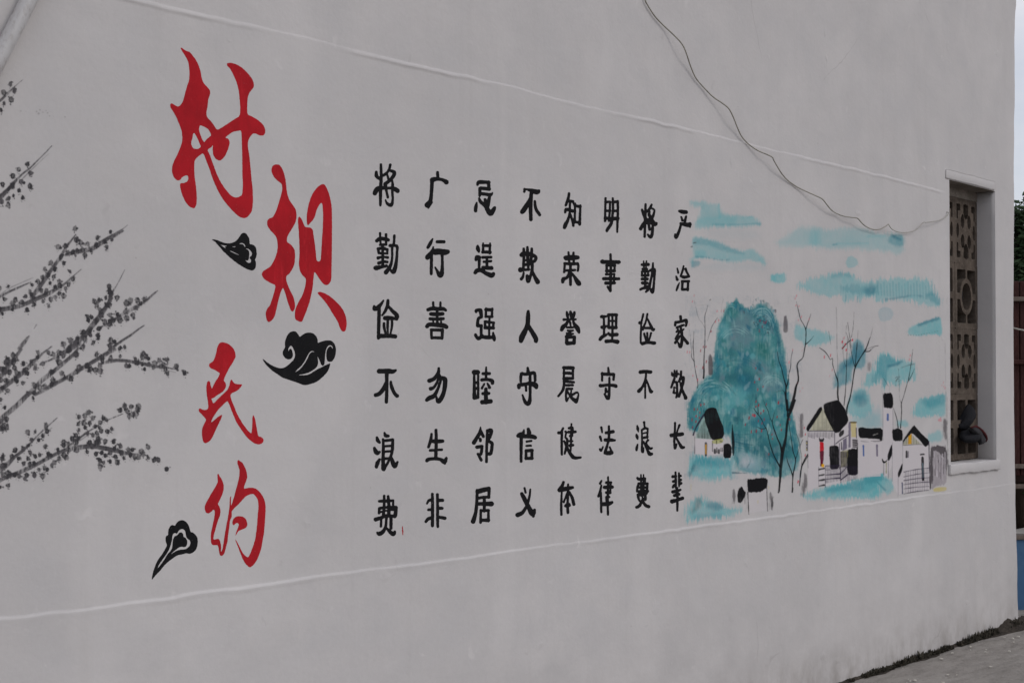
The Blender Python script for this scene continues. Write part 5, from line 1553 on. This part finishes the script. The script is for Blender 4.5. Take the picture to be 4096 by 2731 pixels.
lc.owner('painted_house', 'right hand gabled house with an orange patch under the roof and a thin fence')
lc.poly('322,1025 570,1025 585,1460 330,1500 322,1400', WHT, 0.85, 2, 1, sm=False)
lc.poly('330,1000 400,920 500,1015 440,1022 322,1032', alb(140, 138, 120), .8, 1.6, 1, sm=False); lc.poly('375,940 408,915 408,1015 372,1020', YL2, .95, 1.5, .8, sm=False)
for q in range(11): lc.stroke('%d,%d,3 %d,1015,3' % (328 + q * 16, 990 - min(q, 4) * 16 + max(0, q - 5) * 17, 328 + q * 16), BK2 if q % 2 else BK, .7, 1.1, .6)
lc.poly('320,985 370,910 435,825 445,850 500,910 578,985 575,1020 545,1048 525,1030 470,960 410,905 370,950 325,1000', BK, 1, 1.5, 1); lc.stroke('322,1030,3 440,1022,3 510,1022,3', BRN, .8, 1.1, .4)
lc.stroke('578,990,4 580,1200,4 590,1460,4', BRN, .9, 1.3, .5); lc.stroke('358,1090,10 358,1145,10', BK, .9, 1.4, .8); lc.stroke('374,1090,6 374,1145,6', BRN, .7, 1.4, .8); lc.stroke('498,1120,9 528,1117,9', BK, .9, 1.4, .8)
lc.stroke('515,1150,12 516,1260,13 520,1365,13', BK, .95, 1.6, .8); lc.stroke('516,1210,6 520,1340,6', GR, .6, 1.5, .8)
for y0, y1 in ((1290, 1250), (1338, 1298), (1375, 1345), (1415, 1388), (1455, 1432), (1505, 1468)): lc.stroke('332,%d,3.5 450,%d,4 578,%d,3' % (y0, (y0 + y1) / 2 - 4, y1), BRN, .8, 1.1, .5)
for q in range(14): lc.stroke('%d,%d,2 %d,%d,2' % (345 + q * 17, 1290 - q * 3, 345 + q * 17, 1500 - q * 2), BRN, .7, 1.0, .4)
lc.owner('painted_gate', 'grey brushed doorway shape against the window edge')
lc.poly('585,1100 600,1050 640,1030 700,1045 740,1030 755,1100 755,1400 600,1460 588,1300', alb(118, 112, 116), .75, 3, 2, 8, sm=False)
lc.poly('585,1100 605,1050 650,1028 740,1040 752,1110 740,1160 700,1130 650,1080 630,1100 615,1200 612,1380 600,1460 585,1440', BK2, .92, 2.2, 1.5, 5)
lc.poly('715,1050 760,1040 765,1200 755,1320 738,1320', BK2, .8, 3, 2, 8)
for q in range(14):
    x = 630 + q * 9; lc.stroke('%d,%d,4 %d,%d,3' % (x, 1090 + (q * 53) % 90, x, 1250 + (q * 71) % 130), BK2 if q % 3 else alb(165, 160, 164), .6, 1.8, 1.2, 4)
lc.poly('615,1440 755,1430 750,1480 620,1490', YL, .7, 3, 2); lc.stroke('755,560,2 758,900,2 765,1320,2', BK2, .5, 1.2, .8)
lc.stroke('735,20,1.5 740,300,2 745,600,2 748,780,2', BK2, .35, 1.2, .8)
# ---- trees
lc.frame(*f4)
lc.owner('painted_tree', 'tallest bare tree with a black trunk in front of the hill')
def T(t, op=.95, c=BK):
    lc.stroke(' '.join('%s,%s,%.2f' % (a.split(',')[0], a.split(',')[1], float(a.split(',')[2]) * .84) for a in t.split()), c, op, 1.2, .5)
T('1180,1130,14 1185,1080,14 1195,950,20 1200,850,22 1215,720,24 1225,640,26 1255,520,20 1272,400,17 1280,300,19 1300,200,20 1340,110,20 1380,0,14'); T('1172,1155,12 1180,1140,12', .9)
lc.frame(*f3)
T('1370,1568,24 1400,1480,22 1430,1370,20 1450,1260,17 1480,1180,14 1475,1080,12 1465,980,9 1490,930,9 1540,880,8 1560,780,8 1575,700,8 1580,600,7 1578,520,8 1550,450,6 1510,380,6 1480,260,5 1455,150,2'); T('1578,520,7 1600,440,6 1630,360,4 1645,310,2'); T('1575,710,9 1610,680,6 1650,640,4 1680,600,2'); T('1335,1568,16 1325,1480,14 1315,1370,14 1320,1260,11 1290,1150,9 1260,1020,8 1225,920,6 1205,800,3'); T('1320,1280,9 1345,1200,7 1355,1110,5 1380,1000,5 1385,900,4 1400,820,5 1410,760,2'); T('1310,1370,9 1280,1310,4 1190,1330,2')
lc.frame(*f4)
T('1285,200,14 1290,100,12 1280,0,11'); T('1215,640,18 1195,560,12 1160,480,10 1120,370,8 1095,280,7 1105,220,4 1120,150,2'); T('1190,830,14 1150,760,10 1110,680,9 1070,560,8 1045,460,7 1030,380,6 990,310,6 960,240,6 910,170,6 880,130,3 860,100,2'); T('1090,270,5 1060,200,4 1040,130,4 1010,70,4 985,0,3'); T('1050,400,4 1060,280,3 1068,200,2'); T('1020,350,5 960,360,4 900,330,2'); T('920,170,5 915,90,4 912,20,3')
T('1345,1150,5 1348,1060,8 1355,940,9 1375,840,8 1385,740,8 1355,640,6 1335,500,5 1310,350,5 1298,260,5'); T('1352,960,7 1330,880,7 1290,780,6 1275,700,3'); T('1385,740,6 1420,640,4 1440,560,3 1400,420,2'); T('1436,1070,5 1445,960,7 1460,850,8 1500,770,8 1545,700,7'); T('1462,830,5 1465,720,3 1445,580,3 1480,490,2')
T('1345,1150,10 1352,1100,9'); T('1540,700,3 1545,850,2', .6)
lc.frame(*f3)
lc.owner('painted_tree', 'thin bare tree at the left edge of the picture')
T('240,1150,12 248,1080,12 248,900,8 258,740,6 262,560,6 262,480,5 260,340,5 280,270,4 298,200,2'); lc.owner('painted_tree', 'thinnest leaning bare tree at the very left edge of the picture')
T('165,1280,5 165,1200,6 140,1080,6 120,940,6 112,820,6 105,730,6 112,640,4 115,540,2'); T('118,930,5 85,870,7 85,790,3 60,520,1', .8); lc.owner('painted_tree', 'bare twig bowed to the right beside the hill'); T('262,500,4 220,420,3 175,360,2 120,130,1', .6); T('295,660,3 320,570,4 350,480,4 390,410,4 425,360,2'); T('475,300,1.5 480,200,1.5 502,120,1.5', .5); T('322,135,5 335,122,6', .8)
lc.frame(*f5)
lc.owner('painted_tree', 'short bent bare stem at the lower left of the large house')
T('70,1220,8 100,1160,9 125,1120,9'); T('45,1420,4 55,1310,6 68,1220,6')
lc.owner('painted_tree', 'bare tree rising behind the large house roof')
T('425,590,9 418,520,9 420,410,8 395,330,5 370,240,4 368,180,4 345,190,4 325,155,5 290,110,5 240,75,2'); T('510,720,6 510,660,10 540,560,9 560,450,7 575,340,7 590,270,8 630,190,6 680,110,6 710,50,5 730,-20,3'); T('480,640,6 492,530,5 500,400,4 505,250,4 510,120,3 515,-30,2'); T('590,270,5 600,130,3 608,20,2'); T('585,260,4 560,160,4 535,30,3 500,-80,2'); T('680,112,5 725,110,5 745,92,3'); T('690,100,2 760,65,2 815,55,1.5', .6); T('420,430,3 420,240,2 412,100,2 410,-60,1.2', .7); T('505,270,3 480,210,2 470,90,2 470,-20,1.5', .7); T('465,82,9 500,40,6 545,0,5')
lc.frame(*f2); T('455,1235,3 470,1350,4 485,1440,4 500,1560,3'); T('533,1110,2 520,1300,3 500,1410,3'); T('316,1050,1.5 325,1300,1.5 328,1560,1.5', .6); T('730,1410,4 700,1490,5 670,1568,6'); T('580,1330,1.5 575,1440,2 565,1568,3', .7); T('225,1340,2 240,1430,3 250,1500,1.5', .7); T('760,1290,1.2 730,1410,3', .5); T('825,1515,1.5 780,1525,2 730,1568,3', .7); T('440,1270,2 430,1400,2', .6)
lc.frame(*f6)
lc.owner('painted_tree', 'slender forked tree behind the towers')
T('300,860,7 305,780,5 310,700,5 308,620,5 330,550,4 360,440,4 380,370,4 400,250,3 420,90,2'); T('308,620,4 290,560,2 285,400,2 280,280,1.5', .7); T('370,415,4 410,340,3 435,280,2'); T('275,855,7 265,780,5 245,710,4 230,665,3'); T('190,520,2 190,450,2', .6); T('180,450,3 150,400,2 130,370,1.5', .6)
for q in range(22): lc.stroke('%g,%g,%g' % (br.uniform(245, 300), br.uniform(350, 450), br.uniform(2, 5)), BK2, .6, 1.2, .8, smooth=False)
# ---- red leaves
lc.owner('painted_leaf', 'small dark red and pink leaf dabs', 'stuff')
def leaves(fr, t, c, r, op=.9):
    lc.frame(*fr)
    for a in t.split():
        x, y = [float(v) for v in a.split(',')]; L = r * br.uniform(.9, 1.7); lc.stroke('%g,%g,%g %g,%g,%g' % (x + 2, y - L, r * .7, x - 2, y + L, r * .8), c, op, 1.5, .8, smooth=False)
leaves(f4, '200,65 187,155 118,120 140,200 138,265 805,220 757,305 985,135 950,165 890,20 890,80 925,60 1170,30 995,240 920,260 1155,210 895,390 962,385 965,290 1090,430 1097,480 1052,675 870,190 1020,50 1210,370 1195,310 1315,240 832,395 88,245 95,340 240,50 155,115 180,220', alb(112, 30, 40), 8.5, .82)
leaves(f4, '1510,430 1508,690 1418,1020 1497,350 850,185 880,195', alb(150, 48, 62), 7.5, .8)
leaves(f3, '927,1020 970,1160 910,1200 1020,1260 1222,1470 930,1450 960,1500 205,1500 507,270 950,1300 240,740 275,740 205,790 278,935 232,1010 340,540 120,1550', alb(118, 34, 44), 8.5, .82)
leaves(f3, '1440,110 1457,75 420,275 475,270 1450,200 1488,210 1520,350 1482,390 148,1000 62,810 30,808 97,150 120,70 57,450 400,415 440,395 1360,940 1408,780 1620,380 104,1115 165,1170', RD2, 7.5, .7)
leaves(f3, '1030,420 980,400 1050,430 1060,410 970,530 1010,480', alb(96, 38, 60), 9, .7)
leaves(f5, '288,165 348,150 365,292 90,860 102,920 100,1125 30,1387 503,97 463,15 490,40 562,0', alb(152, 50, 66), 7, .8)
leaves(f2, '412,1420 390,1470 510,1445 425,1500 398,1540 435,1565', alb(150, 46, 62), 7.5, .75)
leaves(f6, '720,415 725,450 735,470 705,440 680,785 690,765 695,785 672,780 395,150 385,190', RD2, 6, .6)
leaves(f5, '70,100 60,420 50,500 75,470 340,350 22,420', RD2, 5, .35)
lc.emit(mural, 0.00022)

# ------------------------------------------------------------------ cable looped across the wall, drain pipe, nails
k1, k2 = 700 / 1568.0, 850 / 2352.0
CP = ('90,-60 90,0 120,60 180,150 250,225 330,300 400,370 440,430 470,510 500,600 545,700 620,790 700,870 780,925 840,975 880,1050 920,1150 960,1230 1020,1295 1100,1350 1180,1385 1230,1410')
C2 = ('260,220 300,290 350,370 420,450 520,520 620,570 720,615 800,655 850,715 900,775 960,815 1040,845 1120,857 1190,868 1230,910 1280,955 1350,988 1430,990 1500,955 1532,932')
C3 = ('1532,932 1570,985 1630,1015 1710,1025 1790,1015 1850,985 1920,915 1950,913 2050,900 2130,875 2180,840 2196,815 2190,797')
A_ = [(2540 + float(a.split(',')[0]) * k1, float(a.split(',')[1]) * k1) for a in CP.split()]
B_ = [(3000 + float(a.split(',')[0]) * k2, 560 + float(a.split(',')[1]) * k2) for a in C2.split()]
D_ = [(3000 + float(a.split(',')[0]) * k2, 560 + float(a.split(',')[1]) * k2) for a in C3.split()]
px_kinks = [(2730, 190), (2925, 445), (3089, 630), (3289, 797), (3430, 873), (3553, 896), (3697, 890)]
def standoff(p):
    d = min(math.hypot(p[0] - a, p[1] - b) for a, b in px_kinks)
    return 0.005 + 0.027 * math.exp(-(d / 75.0) ** 2)
def cable_path(L, sub=5):
    Q = spline(L, sub); return [wall_pt(q[0], q[1], standoff(q)) for q in Q]
cable = empty('cable', tuple(wall_pt(3089, 630)), 'thin grey cable looping down across the plaster from the top to the window', 'cable')
Pm = cable_path(A_ + B_)
V, F = tube(Pm, 0.0028, 8); keep(mesh('cable_run', V, F, M['cable'], smooth=True), cable)['label'] = 'olive grey main run of the cable'
Pd = cable_path(D_); Pd[-1] = Pd[-1] + np.array([0.004, 0.05, 0.004]); Pd.append(Pd[-1] + np.array([0.01, 0.08, 0.03]))
V, F = tube(Pd, 0.0024, 8); keep(mesh('cable_end', V, F, M['cable2'], smooth=True), cable)['label'] = 'paler end of the cable running into the window'
p0 = wall_pt(117 + 60, -119, 0.03); p1 = wall_pt(-2, 230, 0.03); dv = p1 - p0
pipe = empty('drain_pipe', tuple(p1 + dv * 0.2), 'white plastic pipe slanting across the upper left corner', 'pipe')
V, F = tube([p0 - dv * 1.2, p0, p0 + dv * 0.35, p0 + dv * 0.7, p1, p1 + dv * 1.0], 0.0212, 28)
keep(mesh('pipe_tube', V, F, M['pvc'], smooth=True), pipe)
for t in (-0.6, 1.7):
    q = p0 + dv * t; dn = dv / np.linalg.norm(dv)
    V, F = tube([q - dn * 0.012, q + dn * 0.012], 0.0235, 24); keep(mesh('pipe_clip', V, F, M['steel'], smooth=False), pipe)

# ------------------------------------------------------------------ dark cap stuffed into the grille
def blob(name, rings, mat, parent, seg=20, seed=5, amp=0.006):
    "rings: centre, radius across, radius up; lofted and crumpled"
    V = []; F = []
    n = len(rings)
    for i, (c, ra, rb, ax) in enumerate(rings):
        a = Vector(ax[0]).normalized(); b_ = Vector(ax[1]).normalized()
        for k in range(seg):
            t = 2 * math.pi * k / seg
            w = 1 + (fbm(np.array([math.cos(t) * 2 + i * .6]), np.array([math.sin(t) * 2 + seed]), seed, 3)[0] - .5) * 0.35
            V.append(Vector(c) + a * math.cos(t) * ra * w + b_ * math.sin(t) * rb * w)
    for i in range(n - 1):
        for k in range(seg):
            k2_ = (k + 1) % seg; F.append((i * seg + k, i * seg + k2_, (i + 1) * seg + k2_, (i + 1) * seg + k))
    F.append(tuple(range(seg))[::-1]); F.append(tuple(range((n - 1) * seg, n * seg)))
    return keep(mesh(name, V, F, mat, smooth=True), parent)
def gp(px, py, y):                                     # point on the plane at depth y inside the opening
    return Vector(wall_pt(px, py, -y))
f7 = lambda x, y: (3820 + x * 160 / 896.0, 1580 + y * 280 / 1568.0)
cap = empty('cap', tuple(gp(*f7(400, 900), 0.10)), 'dark crumpled cap with a dull red brim stuck in the pierced blocks', 'cap')
ax = ((1, 0, 0), (0, 1, 0.2))
up = ((1, 0, 0.1), (0, 1, 0))
R1 = [(gp(*f7(90, 640), .118), .018, .012, up), (gp(*f7(170, 560), .105), .062, .020, ((0.5, 0, 1), (0, 1, 0))), (gp(*f7(270, 500), .092), .085, .030, ((0.35, 0, 1), (0, 1, 0))),
      (gp(*f7(370, 470), .10), .052, .022, ((0.3, 0, 1), (0, 1, 0))), (gp(*f7(430, 450), .112), .022, .012, ((0.3, 0, 1), (0, 1, 0)))]
blob('cap_crown', R1, M['cloth'], cap, 22, 8)['label'] = 'upper folded part of the cap'
R2 = [(gp(*f7(270, 720), .112), .030, .014, up), (gp(*f7(285, 800), .085), .062, .034, up), (gp(*f7(310, 900), .060), .088, .052, up), (gp(*f7(360, 985), .045), .085, .048, up), (gp(*f7(390, 1050), .06), .05, .03, up)]
blob('cap_body', R2, M['cloth'], cap, 24, 9)
# brim: a curved, drooping shell standing out towards the yard
outer = [(470, 700), (540, 740), (610, 800), (665, 870), (700, 930), (712, 985), (690, 1040), (640, 1085), (570, 1108)]
inner = [(330, 760), (380, 830), (430, 880), (480, 920), (510, 960), (530, 1010), (545, 1050), (560, 1080), (565, 1100)]
V = []; F = []; n = len(outer); m_ = 6
for i in range(n):
    for j in range(m_ + 1):
        t = j / m_; x = inner[i][0] * (1 - t) + outer[i][0] * t; y = inner[i][1] * (1 - t) + outer[i][1] * t
        V.append(gp(*f7(x, y), 0.060 - 0.045 * math.sin(math.pi * min(t * .8 + .1, 1)) - 0.01 * math.sin(i * 1.3)))
for i in range(n - 1):
    for j in range(m_): a = i * (m_ + 1) + j; F.append((a, a + 1, a + m_ + 2, a + m_ + 1))
kk = len(V); V += [v + Vector((0.002, 0.010, -0.003)) for v in V]; F += [tuple(q + kk for q in f[::-1]) for f in F]
bord = [i * (m_ + 1) for i in range(n)] + [(n - 1) * (m_ + 1) + j for j in range(1, m_ + 1)] + [i * (m_ + 1) + m_ for i in range(n - 2, -1, -1)] + [j for j in range(m_ - 1, 0, -1)]
for a, b_ in zip(bord, bord[1:] + bord[:1]): F.append((b_, a, a + kk, b_ + kk))
keep(mesh('cap_brim', V, F, simple_mat('brim_cloth', (0.055, 0.055, 0.060), (0.035, 0.034, 0.037), 14, 0.85, 0.003), smooth=True), cap)
Vh, Fh = tube([gp(*f7(*p), 0.035) for p in [(360, 735)] + outer[:-2]], [0.006, .0085, .0085, .009, .009, .008, .0065, .005], 8)
keep(mesh('cap_hem', Vh, Fh, M['hem'], smooth=True), cap)['label'] = 'dull red hem along the brim'

# ------------------------------------------------------------------ dirt, weeds and flakes at the foot of the wall
xs2 = np.arange(2.6, CX + 0.5, 0.012); rows = 9
V = []; F = []
for i, x in enumerate(xs2):
    w = 0.012 + 0.055 * float(fbm(np.array([x * 4.0]), np.array([1.0]), 91, 4)[0]) ** 1.6 + 0.035 * max(0, (x - CX + 0.8))
    h = 0.006 + 0.052 * max(0.0, float(fbm(np.array([x * 5.0]), np.array([7.0]), 92, 4)[0]) - 0.33) * (0.35 + 1.1 * max(0, x - 5.9)) + 0.022 * math.exp(-((x - CX + 0.02) / 0.2) ** 2)
    for r in range(rows):
        t = r / (rows - 1); q = float(fbm(np.array([x * 40.0]), np.array([t * 6.0]), 93, 3)[0]) - 0.5
        V.append((x, 0.006 - 0.006 * 0 - w * t * 1.5, max(h * (1 - t) ** 1.4 + q * 0.010 * (1 - t) + 0.004 * (1 - t), -0.004) if r < rows - 1 else -0.006))
for i in range(len(xs2) - 1):
    for r in range(rows - 1): a = i * rows + r; F.append((a, a + 1, a + rows + 1, a + rows))
tag(mesh('dirt_strip', V, F, M['dirt'], smooth=True), kind='structure')
rw = random.Random(21)
V = []; F = []
for q in range(3300):
    x = CX + 0.12 - abs(rw.gauss(0, 1)) * 1.8 if q % 2 else rw.uniform(3.0, CX + 0.2)
    dens = float(fbm(np.array([x * 3.2]), np.array([3.0]), 95, 3)[0])
    if dens < (0.56 if x < 5.6 else 0.50 if x < 6.6 else 0.42) or x < 2.8: continue
    y = -rw.uniform(0.002, 0.036); h = rw.uniform(0.006, 0.024) * (1 + 0.7 * max(0, x - 6.6)) * rw.choice((.5, .8, 1.0, 1.5)) * (0.6 + 1.2 * (dens - 0.35))
    if x > CX + 0.0: y = rw.uniform(-0.12, 0.25)
    for b_ in range(3):
        an = rw.uniform(0, 6.28); lx, ly = math.cos(an), math.sin(an); w = rw.uniform(0.002, 0.008); ln = h * rw.uniform(.5, 1.2); le = rw.uniform(.1, .8) * ln
        p = len(V); zb = 0.003
        V += [(x - ly * w, y + lx * w, zb), (x + ly * w, y - lx * w, zb), (x + lx * le * .6 + ly * w * 1.3, min(y + ly * le * .6 - lx * w, -0.0015), zb + ln * .65), (x + lx * le * .6 - ly * w * 1.3, min(y + ly * le * .6 + lx * w, -0.0015), zb + ln * .65), (x + lx * le, min(y + ly * le, -0.0015), zb + ln)]
        F += [(p, p + 1, p + 2, p + 3), (p + 3, p + 2, p + 4)]
tag(mesh('weeds', V, F, M['weed']), 'low dark dead weeds growing along the foot of the wall', 'weeds', kind='stuff')
V = []; F = []
for q in range(150):
    x = rw.uniform(3.6, CX + 1.0); y = -0.05 - abs(rw.gauss(0, 0.55)); s = rw.uniform(0.003, 0.013) * (1.4 if rw.random() < .12 else 1); n_ = rw.randint(4, 6); p = len(V); a0 = rw.uniform(0, 6)
    for k in range(n_): t = a0 + 6.283 * k / n_; V.append((x + math.cos(t) * s * rw.uniform(.6, 1.3), y + math.sin(t) * s * rw.uniform(.5, 1), 0.0075 + rw.uniform(0, .004)))
    for k in range(n_): v = V[p + k]; V.append((v[0], v[1], v[2] - 0.004))
    F.append(tuple(range(p, p + n_))); F += [(p + k, p + n_ + k, p + n_ + (k + 1) % n_, p + (k + 1) % n_) for k in range(n_)]
tag(mesh('flakes', V, F, M['fleck']), 'pale flakes of fallen paint scattered on the concrete', 'paint flakes', kind='stuff')

# ------------------------------------------------------------------ beyond the corner: low blue wall, maroon rail frame, trees
Fh_ = np.array([math.sin(TH), math.cos(TH), 0.0])
ZD = 8.45
def bp(px, py, dep=ZD): return Vector(deep_pt(px, py, dep))
def beam(pa, pb, w, d, mat, name, parent, bev=0.006):
    pa = Vector(pa); pb = Vector(pb); L = (pb - pa).length
    bm = bmesh.new(); bm_box(bm, (-w / 2, -d / 2, 0), (w / 2, d / 2, L), bev)
    o = bm_obj(name, bm, mat)
    zax = (pb - pa).normalized(); yax = Vector(Fh_)
    xax = yax.cross(zax).normalized(); yax = zax.cross(xax)
    o.data.transform(Matrix(((xax.x, yax.x, zax.x, pa.x), (xax.y, yax.y, zax.y, pa.y), (xax.z, yax.z, zax.z, pa.z), (0, 0, 0, 1))))
    return keep(o, parent)
z_of = lambda py, dep=ZD: float(deep_pt(3000, py, dep)[2])
Rr = Vector(RT)
p_l = bp(4092, 1540); p_l.z = 0
edge0 = p_l - Rr * 0.10
zb = z_of(2152)
bar = empty('blue_wall', tuple(edge0), 'low blue painted wall just past the corner of the house', 'low wall')
beam(edge0 + Rr * -0.05 + Vector((0, 0, zb / 2 - 0.02)), edge0 + Rr * 4.5 + Vector((0, 0, zb / 2 - 0.02)), 0.0 + zb + 0.04, 0.12, M['blue'], 'wall_panel', bar)
beam(edge0 + Rr * -0.05 + Vector((0, 0, zb + 0.012)), edge0 + Rr * 4.5 + Vector((0, 0, zb + 0.012)), 0.024, 0.15, M['pale_timber'], 'wall_cap', bar)
rail = empty('rail_frame', tuple(edge0 + Vector((0, 0, zb + .03))), 'maroon timber rail frame standing on the low blue wall', 'rail frame')
zt = z_of(1196)
for i, off in enumerate((0.075, 0.125, 1.1, 1.16, 2.2, 3.3, 4.4)):
    q = edge0 + Rr * (off - 0.03)
    beam(q + Vector((0, 0, z_of(1900))), q + Vector((0, 0, zt + 0.12)), 0.045, 0.05, M['maroon'], 'post', rail)
for i in range(38):
    q = edge0 + Rr * (0.02 + i * 0.115); beam(q + Vector((0, 0, zb + .026)), q + Vector((0, 0, z_of(1948))), 0.035, 0.03, M['pale_timber'], 'baluster', rail, 0.004)
for i, (py, th, mt) in enumerate(((1198, .030, 'pale_timber'), (1448, .032, 'maroon'), (1862, .030, 'pale_timber'), (1942, .030, 'pale_timber'))):
    zc = z_of(py); off = Vector(Fh_) * -0.045
    beam(edge0 + Rr * -0.05 + off + Vector((0, 0, zc)), edge0 + Rr * 4.5 + off + Vector((0, 0, zc)), th, 0.04, M[mt], 'rail', rail)
a_ = edge0 + Rr * 0.0 + Vector((0, 0, z_of(1220))) ; b2_ = edge0 + Rr * 0.55 + Vector((0, 0, z_of(1880)))
beam(edge0 + Rr * -0.03 + Vector((0, 0, z_of(1260))), edge0 + Rr * 1.1 + Vector((0, 0, z_of(1850))), 0.04, 0.03, M['maroon'], 'brace', rail)
for i in range(16):
    q = edge0 + Rr * (0.03 + i * 0.28) + Vector(Fh_) * 0.06
    beam(q + Vector((0, 0, z_of(1930))), q + Vector((0, 0, z_of(1215))), 0.268, 0.02, simple_mat('dark_board', (0.045, 0.022, 0.018), (0.025, 0.016, 0.014), 5, 0.8, 0.003) if i == 0 else bpy.data.materials['dark_board'], 'board', rail)
cw = [edge0 + Rr * (t * 1.6 - 0.06) + Vector(Fh_) * -0.12 + Vector((0, 0, z_of(1308) + (-4 * t * (1 - t)) * 0.10 )) for t in np.linspace(0, 1, 20)]
V, F = tube(cw, 0.006, 8); tag(mesh('rope', V, F, M['cable2'], smooth=True), 'pale sagging rope in front of the maroon rail frame', 'rope')

def tree(base, H, rad, seed, label, kind='cone'):
    rt = random.Random(seed); t = empty('conifer_tree', tuple(base), label, 'tree', 'trees behind the rail frame')
    b0 = Vector(base)
    pts = [b0 + Vector((0, 0, -0.1)), b0 + Vector((.02, .01, H * .3)), b0 + Vector((-.02, .02, H * .6)), b0 + Vector((0, 0, H * .97))]
    V, F = tube(pts, [H * .03, H * .022, H * .014, H * .003], 10); keep(mesh('trunk', V, F, M['bark'], smooth=True), t)
    V = []; F = []; BV = []; BF = []
    nb = int(H * 22)
    for i in range(nb):
        f = (i + .5) / nb; z = H * (0.10 + 0.90 * f); L = rad * (1 - f) ** 0.75 * rt.uniform(.6, 1.12) + 0.05
        an = i * 2.39996 + rt.uniform(-.3, .3); d = Vector((math.cos(an), math.sin(an), rt.uniform(.35, .75) + .5 * f)).normalized()
        s = b0 + Vector((0, 0, z)); e = s + d * L
        Vb, Fb = tube([s, s + d * L * .5, e], [.014, .009, .003], 4, False); kb = len(BV); BV += Vb; BF += [tuple(q + kb for q in f_) for f_ in Fb]
        for c_ in range(int(30 + 150 * L)):
            u = rt.random() ** .7; p = s + d * L * u + Vector((rt.gauss(0, .055), rt.gauss(0, .055), rt.gauss(0, .05))) * (1 + L)
            n_ = Vector((rt.uniform(-1, 1), rt.uniform(-1, 1), rt.uniform(-.2, 1))).normalized(); w = n_.orthogonal().normalized(); sz = rt.uniform(.025, .06)
            k = len(V); V += [p - w * sz * .4, p + n_ * sz, p + w * sz * .4, p - n_ * sz * 1.2]; F.append((k, k + 1, k + 2, k + 3))
    keep(mesh('branches', BV, BF, M['bark']), t)
    keep(mesh('crown', V, F, M['needle']), t)
for i, (px, dep, pyt, rad, lb) in enumerate(((4066, 13.5, 845, 0.9, 'dark conifer nearest the house corner, its tip just below the sky'), (4150, 14.2, 800, 1.0, 'taller dark conifer beside the first, its tip at the photo edge'),
                                             (4330, 15.0, 760, 1.1, 'dark conifer standing third along the row'))):
    q = bp(px, pyt, dep); Ht = q.z + 0.05; q.z = -0.045
    tree(q, Ht, rad, 40 + i, lb)
